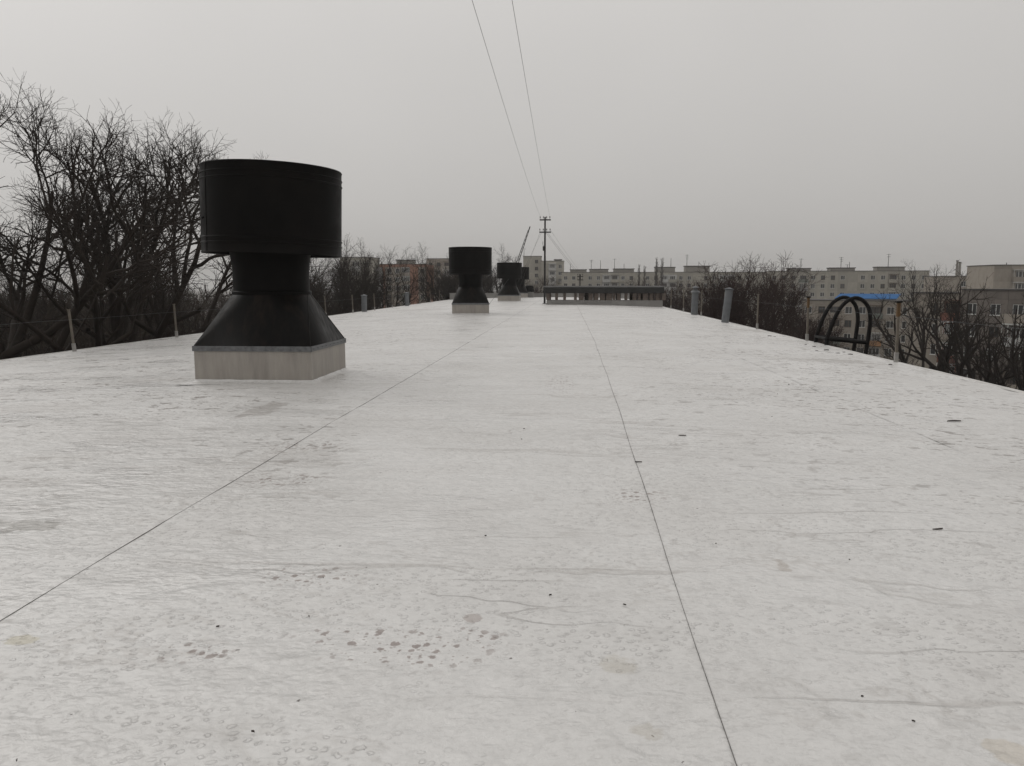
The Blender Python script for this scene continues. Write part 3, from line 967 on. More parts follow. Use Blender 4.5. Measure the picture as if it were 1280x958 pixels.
def window_mesh(w_, h_, mat, mull):
    key = ('w', round(w_, 2), round(h_, 2), mat, mull)
    if key not in PCACHE:
        t = 0.07
        mb = MB()
        mb.box(0, w_, -0.055, 0.02, 0, t).box(0, w_, -0.055, 0.02, h_ - t, h_)
        mb.box(0, t, -0.053, 0.02, t, h_ - t).box(w_ - t, w_, -0.053, 0.02, t, h_ - t)
        for q in range(1, mull):
            x = w_ * (q / mull) + (0.08 if mull == 2 else 0)
            mb.box(x - 0.04, x + 0.04, -0.051, 0.02, t, h_ - t)
        mb.box(-0.05, w_ + 0.05, -0.17, -0.056, -0.05, 0.0)
        PCACHE[key] = mb.mesh('window', mat)
    return PCACHE[key]
def pane_mesh(w_, h_):
    key = ('p', round(w_, 2), round(h_, 2))
    if key not in PCACHE:
        PCACHE[key] = MB().box(0.03, w_ - 0.03, -0.022, 0.015, 0.03, h_ - 0.03, skip='k').mesh('pane', 'pane')
    return PCACHE[key]
def balcony_mesh(cw, ch, mat, depth=0.95):
    key = ('b', round(cw, 2), round(ch, 2), mat, depth)
    if key not in PCACHE:
        mb = MB()
        mb.box(0.06, cw - 0.06, -depth, -0.11, -0.07, 0.07)
        mb.box(0.06, cw - 0.06, -depth, -depth + 0.07, 0.07, 1.05)
        mb.box(0.06, 0.12, -depth + 0.07, -0.11, 0.07, 1.05).box(cw - 0.12, cw - 0.06, -depth + 0.07, -0.11, 0.07, 1.05)
        PCACHE[key] = mb.mesh('balcony', mat)
    return PCACHE[key]
def glazing_mesh(cw, ch, mat, depth=0.95):
    key = ('g', round(cw, 2), round(ch, 2), mat, depth)
    if key not in PCACHE:
        mb = MB()
        n = 4
        for k in range(n + 1):
            x = 0.09 + (cw - 0.18) * k / n
            mb.box(x - 0.035, x + 0.035, -depth + 0.005, -depth + 0.06, 1.05, ch - 0.25)
        mb.box(0.055, cw - 0.055, -depth, -depth + 0.065, ch - 0.25, ch - 0.16)
        mb.box(0.055, cw - 0.055, -depth, -0.11, ch - 0.16, ch - 0.10)
        PCACHE[key] = mb.mesh('glazing', mat)
    return PCACHE[key]

def block(label, u0, u1, vt, yd, storey, rows, colw, pattern, wall, depth=12.0, y2=None, group='apartment blocks beyond the trees', frame='white_frame',
          par=0.9, boxes=(), win=(1.35, 1.45, 0.85), balc=None, caps='roof_felt', seed=1, name='apartment_building', tint=None, cut=None):
    rr = random.Random(seed)
    A = PY(u0, vt, yd)
    B = PY(u1, vt, y2 or yd)
    top = (A.z + B.z) / 2
    d = Vector((B.x - A.x, B.y - A.y, 0))
    L = d.length
    t = tag(empty(name, (A.x, A.y, GROUND), math.atan2(d.y, d.x)), label, 'building', group)
    H = top - GROUND
    wl = MB().box(0, L, 0, depth, -1.0, H - 0.05).obj('wall', wall, t)
    rf = MB().box(-0.15, L + 0.15, -0.28, depth + 0.15, H - 0.05, H + 0.10).obj('roof', caps, t)
    n = max(1, round(L / colw))
    cw = L / n
    z = H - 0.05 - par
    cm = panel_mesh(cw, par, None, wall)
    for c in range(n):
        mobj('wall_panel', cm, wl, (c * cw, 0, z))
    ww, wh, sill = win
    for r in range(rows):
        z -= storey
        for c in range(n):
            k = pattern[c % len(pattern)]
            if cut and cut(r, c):
                continue
            wm = wall
            if tint and k in tint:
                wm = tint[k]
            if k == '.':
                mobj('wall_panel', panel_mesh(cw, storey, None, wm), wl, (c * cw, 0, z))
                continue
            w_ = min(ww, cw - 0.5)
            if k == 's':
                w_ = 0.8
            if k == 'b':
                w_ = min(2.0, cw - 0.5)
            x0 = (cw - w_) / 2
            op = (round(x0, 2), round(x0 + w_, 2), sill, sill + wh)
            mobj('wall_panel', panel_mesh(cw, storey, op, wm), wl, (c * cw, 0, z))
            fm = frame if rr.random() < 0.72 else ('brown_frame' if frame == 'white_frame' else 'white_frame')
            wo = mobj('window', window_mesh(w_, wh, fm, 1 if k == 's' else 2 if w_ < 1.7 else 3), t, (c * cw + x0, -0.025, z + sill))
            mobj('pane', pane_mesh(w_, wh), wo)
            if k == 'b':
                bm_ = (balc or [wall])
                b = mobj('balcony', balcony_mesh(cw, storey, bm_[rr.randrange(len(bm_))]), t, (c * cw, 0, z))
                if rr.random() < 0.65:
                    gz = mobj('glazing', glazing_mesh(cw, storey, fm), b)
    for (bu0, bu1, bv) in boxes:                         # lift houses and vents standing on the roof
        a = PY(bu0, bv, yd + 5)
        b = PY(bu1, bv, yd + 5)
        inv = Matrix.Rotation(-math.atan2(d.y, d.x), 4, 'Z')
        la = inv @ (a - Vector((A.x, A.y, GROUND)))
        lb = inv @ (b - Vector((A.x, A.y, GROUND)))
        hb = la.z
        bo = MB().box(la.x, lb.x, 3.0, 7.5, H + 0.05, hb - 0.25).obj('lift_house', 'concrete', t)
        MB().box(la.x - 0.25, lb.x + 0.25, 2.7, 7.8, hb - 0.25, hb).obj('cap', 'roof_felt', bo)
    return t

block('long beige nine storey slab with a row of low lift houses, past the vent bank', 702, 972, 340.5, 300, 2.8, 5, 3.1, 'ww.wwbb', 'wall_beige', boxes=((713, 733, 337), (737, 760, 336.5), (767, 792, 336), (819, 843, 334), (856, 886, 332.5)), seed=3, tint={'b': 'wall_white'}, balc=['wall_white', 'wall_beige'])
block('beige panel slab with three lift houses behind the block with the blue roof', 962, 1162, 339, 268, 2.8, 8, 3.2, 'wwwbwwww.', 'wall_beige', boxes=((984, 1011, 335.5), (1034, 1064, 335), (1090, 1123, 334)), seed=5, balc=['wall_white', 'wall_beige', 'wall_green'], y2=262)
block('pale tower with white balconies right behind the tall wire pole', 676, 705, 326.5, 315, 2.8, 8, 3.0, '.bw', 'wall_beige', boxes=((693, 702, 324.5),), seed=8, tint={'b': 'wall_white'}, balc=['wall_white'], depth=10)
block('pale blank stairwell wing rising above the tower by the tall wire pole', 654, 676.3, 320.5, 317, 2.8, 6, 3.6, '.w', 'wall_beige', seed=9, depth=10, frame='brown_frame')
block('salmon pink block with a pale balcony strip in the middle', 471, 533, 330.5, 250, 2.8, 9, 2.7, '.ww b.ww.'.replace(' ', ''), 'wall_pink', boxes=((497, 517, 325),), seed=12, tint={'b': 'wall_green', 'w': 'wall_tan'}, balc=['wall_tan', 'wall_green'], depth=14)
block('pale beige tower with a whitewashed edge behind the tree twigs', 425, 464.5, 322, 235, 2.8, 9, 3.2, 'wbw', 'wall_beige', seed=14, balc=['wall_white', 'wall_beige'], depth=10)
block('narrow whitewashed end wall squeezed against the pink block', 464.7, 470.7, 334, 240, 2.8, 1, 3.0, '.', 'wall_white', seed=15, depth=8)
block('grey concrete tower standing behind the second ventilator', 533, 574, 323.5, 285, 2.8, 8, 3.2, 'wwb.', 'wall_tan', seed=17, balc=['wall_white', 'wall_beige'])
block('drab brown block seen through limbs of the trees past the ladder hoops', 1203, 1330, 362.5, 104, 2.8, 5, 3.0, 'wwbw.', 'wall_brown', seed=21, y2=92, par=1.1, balc=['wall_brown', 'wall_tan', 'wall_white'], caps='roof_felt', win=(1.4, 1.4, 0.8))
block('brick-red corner block with a bluish painted strip beside the drab brown block', 1142, 1203, 366.5, 112, 2.8, 5, 2.3, '.sb', 'wall_tan', seed=23, par=0.8, tint={'b': 'wall_redbrick', 's': 'wall_tan'}, balc=['wall_redbrick', 'wall_tan'], y2=106)
block('tan panel block with orange balconies under the bright blue sheet roof', 1003, 1141, 376, 168, 2.8, 6, 2.75, 'wwbwwbws', 'wall_tan', seed=25, par=0.7, balc=['wall_orange', 'wall_tan', 'wall_green', 'wall_white'], y2=160)
block('distant low brown block carrying thin chimneys', 1180, 1246, 345.5, 225, 2.8, 5, 3.3, '.w', 'wall_tan', seed=27)
block('taller tan block with glazed balconies past the thin chimneys', 1243, 1310, 331.5, 185, 2.8, 6, 3.4, '.b', 'wall_tan', seed=29, balc=['wall_white', 'wall_tan'])
# painted strip on the drab brown block's neighbour
st = PY(1208, 376, 105.2)
en = PY(1236, 376, 103.2)
dd = Vector((en.x - st.x, en.y - st.y, 0))
ps = tag(empty('insulated_wall_strip', (st.x, st.y - 1.3, GROUND), math.atan2(dd.y, dd.x)), 'pale bluish insulated strip on the flank of the drab brown block', 'wall strip')
hz_ = st.z - GROUND
for k in range(5):
    MB().box(0, dd.length * 0.49, 0, 1.1, hz_ - 2.8 * (k + 1) + 0.02, hz_ - 2.8 * k - 0.02).obj('insulation_panel', 'wall_blue', ps, bevel=0.01)
    MB().box(dd.length * 0.51, dd.length, 0, 1.1, hz_ - 2.8 * (k + 1) + 0.02, hz_ - 2.8 * k - 0.02).obj('insulation_panel', 'wall_blue', ps, bevel=0.01)
# blue sheet-metal roof deck lying on the tan block
a, b = PY(1043, 372.5, 172), PY(1121, 372.5, 166)
d = Vector((b.x - a.x, b.y - a.y, 0))
bl = tag(empty('blue_roof_deck', (a.x, a.y, 0), math.atan2(d.y, d.x)), 'bright blue sheet roof deck lying on the tan panel block', 'roof deck')
zt_ = a.z
base_z = PY(1043, 376, 168).z
MB().box(0.3, d.length - 0.3, 0.8, 5.4, base_z - 0.3, zt_ - 0.1).obj('plinth', 'concrete', bl)
ncol = 14
sheet = MB()
sheet.v = [(0.01, 0, 0), (d.length / ncol - 0.01, 0, 0), (d.length / ncol - 0.01, 6.0, 0.95), (0.01, 6.0, 0.95), (0.01, 0, -0.1), (d.length / ncol - 0.01, 0, -0.1), (d.length / ncol - 0.01, 6.0, 0.85), (0.01, 6.0, 0.85)]
sheet.f = [(0, 1, 2, 3), (7, 6, 5, 4), (4, 5, 1, 0), (5, 6, 2, 1), (6, 7, 3, 2), (7, 4, 0, 3)]
sm_ = sheet.mesh('metal_sheet', 'blue_sheet')
for k in range(ncol):
    mobj('metal_sheet', sm_, bl, (k * d.length / ncol, 0, zt_ - 0.1 + 0.01 * (k % 3)))

# aerials and chimneys on the far roofs
def aerial(u, v0, v1, y, cross, label, boom=True):
    p, q = PY(u, v0, y), PY(u, v1, y)
    t = tag(empty('television_aerial', (p.x, p.y, p.z)), label, 'aerial', 'aerials on the far roofs')
    H = q.z - p.z
    MB().tube([(0, 0, -0.6), (0, 0, H)], [0.11, 0.07], 6).obj('mast', 'pole_paint', t)
    for k in range(cross):
        z = H * (0.95 - 0.16 * k)
        MB().tube([(-0.75 + 0.2 * k, 0, z), (0.75 - 0.1 * k, 0, z)], 0.045, 5).obj('element', 'pole_paint', t)
    return t
LS = 'long beige slab'
for (u, v0, v1, y, c, lab) in ((713, 338, 330, 305, 0, 'short bare aerial by the first lift house of the ' + LS),
                               (739, 337.5, 325, 305, 2, 'two-armed aerial on the second lift house of the ' + LS),
                               (750.5, 337.5, 325.5, 305, 0, 'plain mast aerial on the second lift house of the ' + LS),
                               (768, 337, 323.5, 305, 1, 'one-armed aerial on the third lift house of the ' + LS),
                               (780, 337, 330, 305, 0, 'short stub aerial on the third lift house of the ' + LS),
                               (838.5, 335, 323, 305, 0, 'plain mast aerial beside the distant poplars'),
                               (858.5, 333, 318.5, 305, 3, 'tall three-armed aerial on the lift house by the reddish tree'),
                               (873.5, 333, 327, 305, 0, 'short stub aerial on the lift house by the reddish tree'),
                               (1001, 336.5, 323.5, 273, 1, 'lone mast aerial on the first of three lift houses'),
                               (1051, 336, 321.5, 273, 3, 'three-armed aerial on the middle of three lift houses'),
                               (1059, 336, 331, 273, 1, 'stubby aerial on the middle of three lift houses'),
                               (1061.5, 336, 327.5, 273, 0, 'thin aerial on the middle of three lift houses'),
                               (1110, 335, 317.5, 273, 2, 'tallest two-armed aerial on the last of three lift houses'),
                               (655, 321, 311, 320, 1, 'one-armed aerial on the pale stairwell wing'),
                               (1219, 346, 338, 230, 2, 'spread two-armed aerial beyond the thin chimneys'),
                               (1258, 332, 328.5, 190, 0, 'tiny stub aerial on the taller tan block')):
    aerial(u, v0, v1, y, c, lab)
for (u, v1, lab) in ((1195.5, 326, 'tall thin pale chimney on the low brown block'), (1199, 328, 'slightly shorter thin chimney on the low brown block')):
    p, q = PY(u, 346, 228), PY(u, v1, 228)
    ch_ = tag(empty('chimney', tuple(p)), lab, 'chimney', 'thin chimneys')
    H = q.z - p.z
    MB().lathe([(0.36, -1.0), (0.30, H)], 12).obj('flue', 'concrete', ch_, smooth=True)
    MB().lathe([(0.31, H - 0.15), (0.38, H - 0.1), (0.38, H + 0.05), (0.0, H + 0.08)], 12).obj('collar', 'roof_felt', ch_)

# ------------------------------------------------------------------ bare trees
def tubes(P, Rr, sides):
    """P (B,n,3) centre lines, Rr (B,n) radii -> verts, quads"""
    B, n, _ = P.shape
    T = np.empty_like(P)
    T[:, 1:-1] = P[:, 2:] - P[:, :-2]
    T[:, 0] = P[:, 1] - P[:, 0]
    T[:, -1] = P[:, -1] - P[:, -2]
    T /= np.linalg.norm(T, axis=2, keepdims=True) + 1e-9
    ref = np.where(np.abs(T[:, :1, 2:3]) > 0.8, np.array([[[1.0, 0.1, 0]]]), np.array([[[0.1, 0, 1.0]]]))
    U = np.cross(T, np.broadcast_to(ref, T.shape))
    U /= np.linalg.norm(U, axis=2, keepdims=True) + 1e-9
    V = np.cross(T, U)
    an = 2 * np.pi * np.arange(sides) / sides
    ring = U[:, :, None, :] * np.cos(an)[None, None, :, None] + V[:, :, None, :] * np.sin(an)[None, None, :, None]
    verts = (P[:, :, None, :] + ring * Rr[:, :, None, None]).reshape(-1, 3)
    b = np.arange(B)[:, None, None] * n * sides
    i = np.arange(n - 1)[None, :, None] * sides
    s = np.arange(sides)[None, None, :]
    s2 = (s + 1) % sides
    f = np.stack([b + i + s, b + i + s2, b + i + sides + s2, b + i + sides + s], axis=-1).reshape(-1, 4)
    return verts, f
def np_mesh(name, parts, mat):
    vs, fs, off = [], [], 0
    for v, f in parts:
        vs.append(v)
        fs.append(f + off)
        off += len(v)
    v = np.concatenate(vs)
    f = np.concatenate(fs)
    me = bpy.data.meshes.new(name)
    me.vertices.add(len(v))
    me.vertices.foreach_set('co', v.astype(np.float32).ravel())
    me.loops.add(f.size)
    me.loops.foreach_set('vertex_index', f.astype(np.int32).ravel())
    me.polygons.add(len(f))
    me.polygons.foreach_set('loop_start', np.arange(0, f.size, 4, dtype=np.int32))
    me.polygons.foreach_set('use_smooth', np.ones(len(f), dtype=bool))
    me.materials.append(MATS[mat])
    me.update(calc_edges=True)
    return me
def unit(v):
    return v / (np.linalg.norm(v, axis=-1, keepdims=True) + 1e-9)
def sprout(rg, P, Rr, k, t0, t1, ang, length, n, r_, trop, wig, thin=0.85, taper=0.35, lfall=0.5, even=False):
    B, m, _ = P.shape
    t = rg.uniform(t0, t1, (B, k)) if not even else (t0 + (t1 - t0) * (np.arange(k)[None] + rg.uniform(0.1, 0.9, (B, k))) / k)
    q = t * (m - 1)
    i0 = np.clip(q.astype(int), 0, m - 2)
    fr = (q - i0)[..., None]
    bi = np.arange(B)[:, None]
    base = P[bi, i0] * (1 - fr) + P[bi, i0 + 1] * fr
    rad = Rr[bi, i0] * (1 - fr[..., 0]) + Rr[bi, i0 + 1] * fr[..., 0]
    T = unit(P[bi, i0 + 1] - P[bi, i0])
    az = rg.uniform(0, 2 * np.pi, (B, 1)) + np.arange(k)[None] * 2.39996 + rg.normal(0, 0.35, (B, k))
    ref = np.where(np.abs(T[..., 2:3]) > 0.8, np.array([1.0, 0.1, 0]), np.array([0.1, 0, 1.0]))
    U = unit(np.cross(T, ref))
    V = np.cross(T, U)
    a = np.radians(rg.uniform(ang[0], ang[1], (B, k)))[..., None]
    d = T * np.cos(a) + (U * np.cos(az)[..., None] + V * np.sin(az)[..., None]) * np.sin(a)
    Ln = length * rg.uniform(0.6, 1.15, (B, k)) * (1 - lfall * (t - t0) / max(1e-6, t1 - t0))
    base, d, Ln, rad = base.reshape(-1, 3), d.reshape(-1, 3), Ln.reshape(-1), rad.reshape(-1)
    N = len(base)
    out_ = np.empty((N, n, 3))
    out_[:, 0] = base
    for j in range(1, n):
        d = unit(d + np.array([0, 0, trop]) + rg.normal(0, wig, (N, 3)))
        out_[:, j] = out_[:, j - 1] + d * (Ln / (n - 1))[:, None]
    r0 = np.minimum(rad * thin, r_ * rg.uniform(0.75, 1.2, N))
    R_ = r0[:, None] * np.linspace(1, taper, n)[None]
    return out_, R_
def tree_meshes(seed, H, fork, spread=1.0, limbs=7, dens=1.0, r0=0.30, bark='bark', levels=4, limb_ang=(18, 48), tmin=0.006, up=0.10, limb_len=None, inner=0.22, lead=0.45, k2=8, l2=0.46, core=0):
    """H height of crown top, fork height of first limbs; returns (trunk mesh, crown mesh)"""
    rg = np.random.default_rng(seed)
    n = 9
    P = np.zeros((1, n, 3))
    zz = np.linspace(0, 1, n)
    th = fork + (H - fork) * lead
    P[0, :, 2] = zz * th - 0.5
    wob = np.cumsum(rg.normal(0, 0.16, (n, 2)), axis=0)
    P[0, :, :2] = wob - wob[0]
    Rr = (r0 * (1 - 0.62 * zz) * (1 + 0.35 * np.exp(-zz * 14)))[None]
    LL = limb_len or (H - fork) * 0.95
    L1, R1 = sprout(rg, P, Rr, limbs, fork / th * 0.93, 0.99, limb_ang, LL, 9, r0 * 0.52, up, 0.09, taper=0.22, lfall=0.45, even=True)
    L1 = L1 if spread == 1 else L1
    trunk = np_mesh('trunk', [tubes(P, Rr, 10), tubes(L1, R1, 7)], bark)
    k2 = int(k2 * dens)
    L2, R2 = sprout(rg, L1, R1, k2, inner, 0.98, (22, 55), LL * l2, 8, r0 * 0.25, up * 1.1, 0.13, taper=0.25, even=True)
    if core:                                            # few side shoots survive in the shaded middle
        top = P[0, -1, :2]
        hd = np.linalg.norm(L2[:, 0, :2] - top, axis=1)
        kp = (hd > core) | (L2[:, 0, 2] > fork + core * 2.2) | (rg.random(len(L2)) < 0.22)
        L2k, R2k = L2[kp], R2[kp]
    else:
        L2k, R2k = L2, R2
    L3, R3 = sprout(rg, L2k, R2k, int(7 * dens), inner, 0.99, (25, 60), LL * 0.22, 5, r0 * 0.085, up, 0.16, taper=0.35, even=True)
    R3 = np.maximum(R3, tmin * 1.3)
    parts = [tubes(L2k, R2k, 5), tubes(L3, R3, 4)]
    tw = L3
    twr = R3
    if levels >= 4:
        L4, R4 = sprout(rg, L3, R3, int(6 * dens), 0.15, 1.0, (25, 60), LL * 0.105, 4, r0 * 0.035, up * 0.8, 0.18, taper=0.5, even=True)
        R4 = np.maximum(R4, tmin)
        parts.append(tubes(L4, R4, 3))
        L2b, R2b = sprout(rg, L2k, R2k, 6, 0.3, 1.0, (30, 60), LL * 0.10, 4, r0 * 0.03, up, 0.18, taper=0.5)
        parts.append(tubes(L2b, np.maximum(R2b, tmin), 3))
        if levels >= 5:
            L5, R5 = sprout(rg, L4, R4, 3, 0.2, 1.0, (25, 55), LL * 0.05, 3, r0 * 0.02, up * 0.6, 0.2, taper=0.6, even=True)
            parts.append(tubes(L5, np.maximum(R5, tmin * 0.8), 3))
    crown = np_mesh('crown', parts, bark)
    return trunk, crown
def plant_tree(meshes, loc, rz, label, group, s=1.0, name='bare_tree'):
    t = tag(empty(name, loc, rz), label, 'tree', group)
    t.scale = (s, s, s)
    mobj('trunk', meshes[0], t)
    mobj('crown', meshes[1], t)
    return t
def ground_at(u, y, x=None):
    p = PY(u, 355, y)
    return (p.x if x is None else x, y, GROUND)
GL = 'bare trees on the side of the ventilators'
GR = 'bare trees on the side of the ladder hoops'
H0 = -GROUND
tA = tree_meshes(11, H0 + 7.6, H0 - 2.6, limbs=8, dens=1.0, r0=0.50, levels=5, limb_ang=(14, 68), up=0.065, tmin=0.0046, inner=0.34, lead=0.24, k2=7, l2=0.50, limb_len=10.5, core=2.4)
tB = tree_meshes(23, H0 + 8.0, H0 - 4.0, limbs=8, dens=1.0, r0=0.46, levels=5, limb_ang=(14, 68), up=0.065, tmin=0.0046, inner=0.34, lead=0.24, k2=7, l2=0.50, limb_len=10.5, core=2.4)
tC = tree_meshes(37, H0 + 6.8, H0 - 3.0, limbs=7, dens=1.0, r0=0.40, levels=5, limb_ang=(14, 68), up=0.065, tmin=0.0046, inner=0.34, lead=0.24, k2=7, l2=0.50, limb_len=10.5, core=2.4)
tD = tree_meshes(41, H0 + 4.2, H0 - 5.0, limbs=9, dens=1.0, r0=0.30, levels=4, limb_ang=(18, 55))
tR = tree_meshes(53, H0 + 3.8, H0 - 6.0, limbs=10, dens=1.0, r0=0.26, levels=4, limb_ang=(12, 50), bark='bark_red', tmin=0.009)
tS = tree_meshes(61, H0 + 4.2, H0 - 5.2, limbs=6, dens=0.8, r0=0.24, levels=4, limb_ang=(10, 32))
tW = tree_meshes(71, H0 + 1.5, H0 - 6.8, limbs=8, dens=0.65, r0=0.40, levels=4, limb_ang=(22, 60), tmin=0.0065)
tF = tree_meshes(83, H0 + 1.0, H0 - 8.5, limbs=9, dens=0.8, r0=0.26, levels=3, limb_ang=(15, 55), tmin=0.010, bark='bark_grey')
def fit(meshes, u, vtop, y, label, group, rz, extra=1.0):
    """plant a tree so that its top reaches the seen height"""
    p = PY(u, vtop, y)
    zmax = max(v.co.z for v in meshes[1].vertices)
    return plant_tree(meshes, (p.x, p.y, GROUND), rz, label, group, (p.z - GROUND) / zmax * extra)
fit(tA, 100, 138, 30, 'big dark bare tree forking into ascending limbs behind the leaning post', GL, 0.6)
fit(tB, -62, 22, 24, 'tallest spreading bare tree, its twigs hanging over the membrane edge', GL, 2.1)
fit(tC, 190, 172, 38, 'bare tree with upright twigs beside the largest ventilator drum', GL, 5.3)
fit(tD, 20, 300, 46, 'bare tree standing behind the tallest spreading tree', GL, 1.2)
fit(tD, 176, 305, 56, 'bare tree with a flat crown behind the big forked tree', GL, 5.2)
fit(tD, 418, 288, 66, 'dense twiggy tree between the largest ventilator and the beige tower', GL, 0.3)
fit(tD, 352, 285, 60, 'twiggy bare tree hidden behind the neck of the largest ventilator', GL, 2.3)
fit(tD, 443, 297, 80, 'dense twiggy tree crossing in front of the beige tower', GL, 4.1)
fit(tD, 580, 312, 105, 'bare tree hidden in part by the drum of the second ventilator', GL, 0.2)
fit(tS, 494, 303, 74, 'slender bare tree with a straight leader before the pink block', GL, 1.0)
fit(tS, 455, 318, 90, 'small slender tree before the narrow whitewashed wall', GL, 2.0)
fit(tD, 553, 301, 92, 'rounded bare tree just behind the second ventilator', GL, 1.9)
fit(tD, 622, 304, 112, 'bare tree with thin twigs between the second and third ventilators', GL, 3.9)
fit(tR, 668, 341, 118, 'short brown bushy tree beside the tall wire pole', GL, 0.9)
fit(tR, 596, 325, 125, 'brown bushy tree behind the neck of the second ventilator', GL, 3.0)
fit(tR, 925, 312, 62, 'large reddish bushy tree behind the grey vent pipes', GR, 0.4)
fit(tR, 965, 322, 68, 'second reddish bushy tree leaning towards the ladder hoops', GR, 2.6)
fit(tR, 890, 345, 70, 'reddish bush behind the upright double-capped pipe', GR, 4.4)
fit(tR, 840, 346, 105, 'dark reddish bush rising behind the end of the vent bank', GR, 1.4)
fit(tR, 806, 343, 135, 'reddish tree crown just above the black sheet roof', GR, 5.5)
fit(tR, 1010, 372, 60, 'low reddish brush tree behind the ladder hoops', GR, 3.3)
fit(tW, 1178, 330, 56, 'stout bare tree with spreading limbs before the brick-red corner block', GR, 0.0)
fit(tW, 1225, 352, 50, 'stout forked bare tree before the bluish insulated strip', GR, 2.2)
fit(tS, 1166, 322, 78, 'slim bare tree with one upright shoot past the blue roof', GR, 1.1)
fit(tW, 1300, 356, 46, 'dark bare tree reaching in beside the drab brown block', GR, 3.6)
fit(tF, 1072, 412, 92, 'low twiggy tree seen through the ladder hoops', GR, 0.9)
fit(tF, 1030, 408, 100, 'low twiggy tree between rust-topped posts and tan block', GR, 2.9)
fit(tF, 1125, 425, 80, 'low twiggy tree behind the nearer rust-topped post', GR, 4.9)
fit(tF, 1255, 425, 70, 'low twiggy tree below the drab brown block windows', GR, 1.9)
# small trees filling the ground behind the first row
rt_ = random.Random(5)
for k in range(14):
    y = rt_.uniform(34, 120)
    u = rt_.uniform(-60, 430)
    vt = rt_.uniform(338, 362)
    fit(tF if k % 3 else tD, u, vt, y, 'dull bare tree in the thicket behind the big forked tree', 'thicket trees behind the big forked tree', rt_.uniform(0, 6.28))
# poplars far off
rg = np.random.default_rng(9)
def poplar(seed, H):
    rg = np.random.default_rng(seed)
    P = np.zeros((1, 8, 3))
    P[0, :, 2] = np.linspace(-0.5, H, 8)
    Rr = np.linspace(0.30, 0.03, 8)[None]
    L1, R1 = sprout(rg, P, Rr, 46, 0.25, 0.98, (10, 24), H * 0.17, 6, 0.10, 0.12, 0.05, lfall=0.7, even=True)
    L2, R2 = sprout(rg, L1, R1, 9, 0.2, 1.0, (12, 30), H * 0.06, 4, 0.05, 0.12, 0.08)
    return np_mesh('trunk', [tubes(P, Rr, 8)], 'bark_grey'), np_mesh('crown', [tubes(L1, np.maximum(R1, 0.03), 4), tubes(L2, np.maximum(R2, 0.022), 3)], 'bark_grey')
pp = poplar(2, 22)
for (u, v, y, lab) in ((821, 321.5, 285, 'tallest narrow poplar poking above the long beige slab'), (828, 322, 285, 'narrow poplar close beside the tallest poplar'),
                       (799, 330, 285, 'short narrow poplar tip past the third lift house'), (806, 332, 285, 'smallest poplar tip past the third lift house')):
    fit(pp, u, v, y, lab, 'far poplars', u, 1.0)
# distant wood: one mass of crowns and stems
def wood(name, zones, label, seed, count, vt):
    rg = np.random.default_rng(seed)
    parts = []
    rr = random.Random(seed)
    for k in range(count):
        u0, u1, ya, yb = zones[k % len(zones)]
        y = rr.uniform(ya, yb)
        p = PY(rr.uniform(u0, u1), rr.uniform(*vt), y)
        H = p.z - GROUND
        P = np.zeros((1, 5, 3))
        P[0, :, 2] = np.linspace(-0.5, H * 0.8, 5)
        P[0, :, :2] = np.cumsum(rg.normal(0, 0.15, (5, 2)), axis=0)
        P += np.array([p.x, p.y, GROUND])
        Rr = np.linspace(0.24, 0.10, 5)[None]
        L1, R1 = sprout(rg, P, Rr, 9, 0.35, 0.98, (20, 55), H * 0.36, 5, 0.10, 0.12, 0.12, even=True)
        L2, R2 = sprout(rg, L1, R1, 6, 0.2, 1, (20, 55), H * 0.16, 4, 0.045, 0.1, 0.15, even=True)
        L3, R3 = sprout(rg, L2, R2, 5, 0.2, 1, (20, 55), H * 0.08, 3, 0.03, 0.1, 0.15, even=True)
        mn_ = 0.012 + y * 0.00008
        parts += [tubes(P, Rr, 5), tubes(L1, np.maximum(R1, mn_), 4), tubes(L2, np.maximum(R2, mn_), 3), tubes(L3, np.maximum(R3, mn_), 3)]
    o = mobj(name, np_mesh(name, parts, 'bark_grey'))
    o['kind'] = 'stuff'
    o['label'] = label
    o['category'] = 'wood'
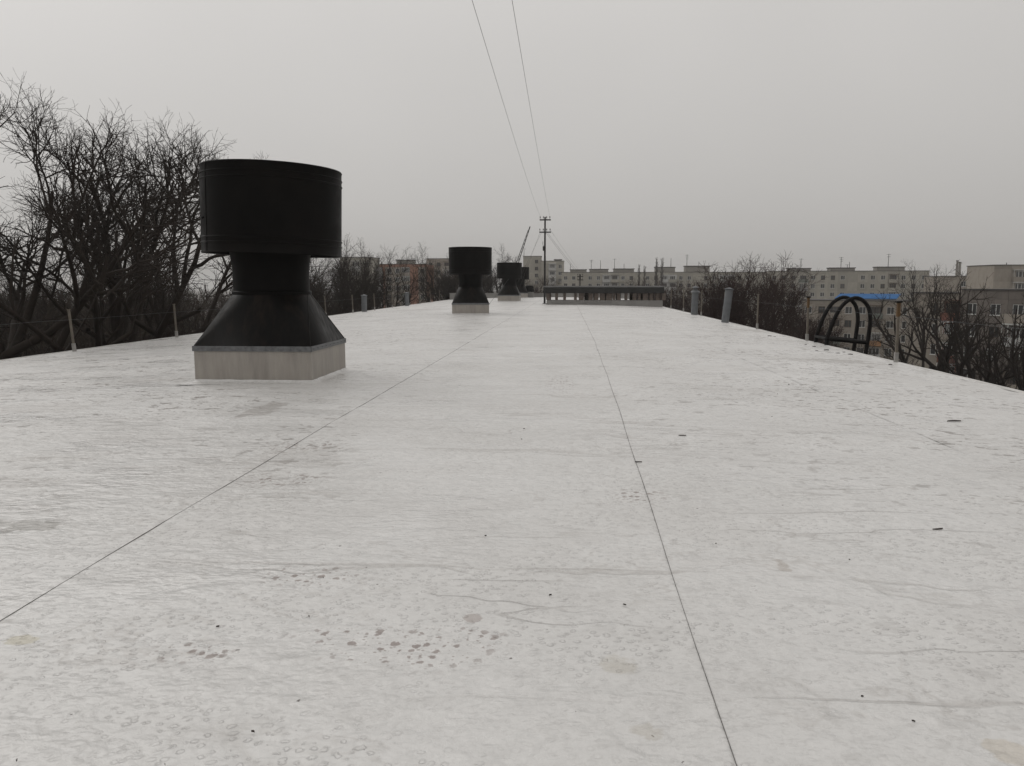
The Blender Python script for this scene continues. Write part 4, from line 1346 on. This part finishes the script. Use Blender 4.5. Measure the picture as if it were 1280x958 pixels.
wood('distant_wood', [(-120, 250, 60, 190), (-120, 250, 40, 90), (250, 480, 70, 200)], 'dark leafless wood filling the ground behind the big forked trees', 3, 150, (345, 374))
wood('distant_brush', [(540, 720, 130, 230), (830, 1010, 90, 200), (720, 860, 130, 230)], 'dark leafless brush among the apartment blocks', 4, 70, (368, 400))
wood('low_brush', [(1000, 1300, 70, 150)], 'tangled low brush at the foot of the tan and drab brown blocks', 6, 26, (425, 465))
# branches stop at the building: trim whatever would reach into it or lie across its roof
bpy.context.view_layer.update()
for o in [o for o in COL.objects if o.type == 'MESH' and (o.name.split('.')[0] in ('trunk', 'crown', 'distant_wood', 'distant_brush', 'low_brush'))]:
    n = len(o.data.vertices)
    co = np.empty(n * 3, dtype=np.float32)
    o.data.vertices.foreach_get('co', co)
    M = np.array(o.matrix_world)
    wco = co.reshape(-1, 3) @ M[:3, :3].T + M[:3, 3]
    hit = (wco[:, 0] > XL - 0.12) & (wco[:, 0] < XR + 0.12) & (wco[:, 1] > Y0) & (wco[:, 1] < Y1 + 0.2) & (wco[:, 2] < 1.0)
    if not hit.any():
        continue
    if o.data.users > 1:
        o.data = o.data.copy()
    bm = bmesh.new()
    bm.from_mesh(o.data)
    bm.verts.ensure_lookup_table()
    bmesh.ops.delete(bm, geom=[bm.verts[int(i)] for i in np.nonzero(hit)[0]], context='VERTS')
    bm.to_mesh(o.data)
    bm.free()

# ------------------------------------------------------------------ damp air
hm = bpy.data.materials.new('haze')
hm.use_nodes = True
ht = hm.node_tree
for n in list(ht.nodes):
    ht.nodes.remove(n)
ho = ht.nodes.new('ShaderNodeOutputMaterial')
hv = ht.nodes.new('ShaderNodeVolumePrincipled')
hv.inputs['Color'].default_value = (1.0, 0.99, 0.975, 1)
hv.inputs['Density'].default_value = 0.00042
ht.links.new(hv.outputs[0], ho.inputs['Volume'])
MATS['haze'] = hm
hb = MB().box(-1650, 1650, -1450, 1850, GROUND - 3.0, 45).obj('haze', 'haze')
hb['kind'] = 'stuff'
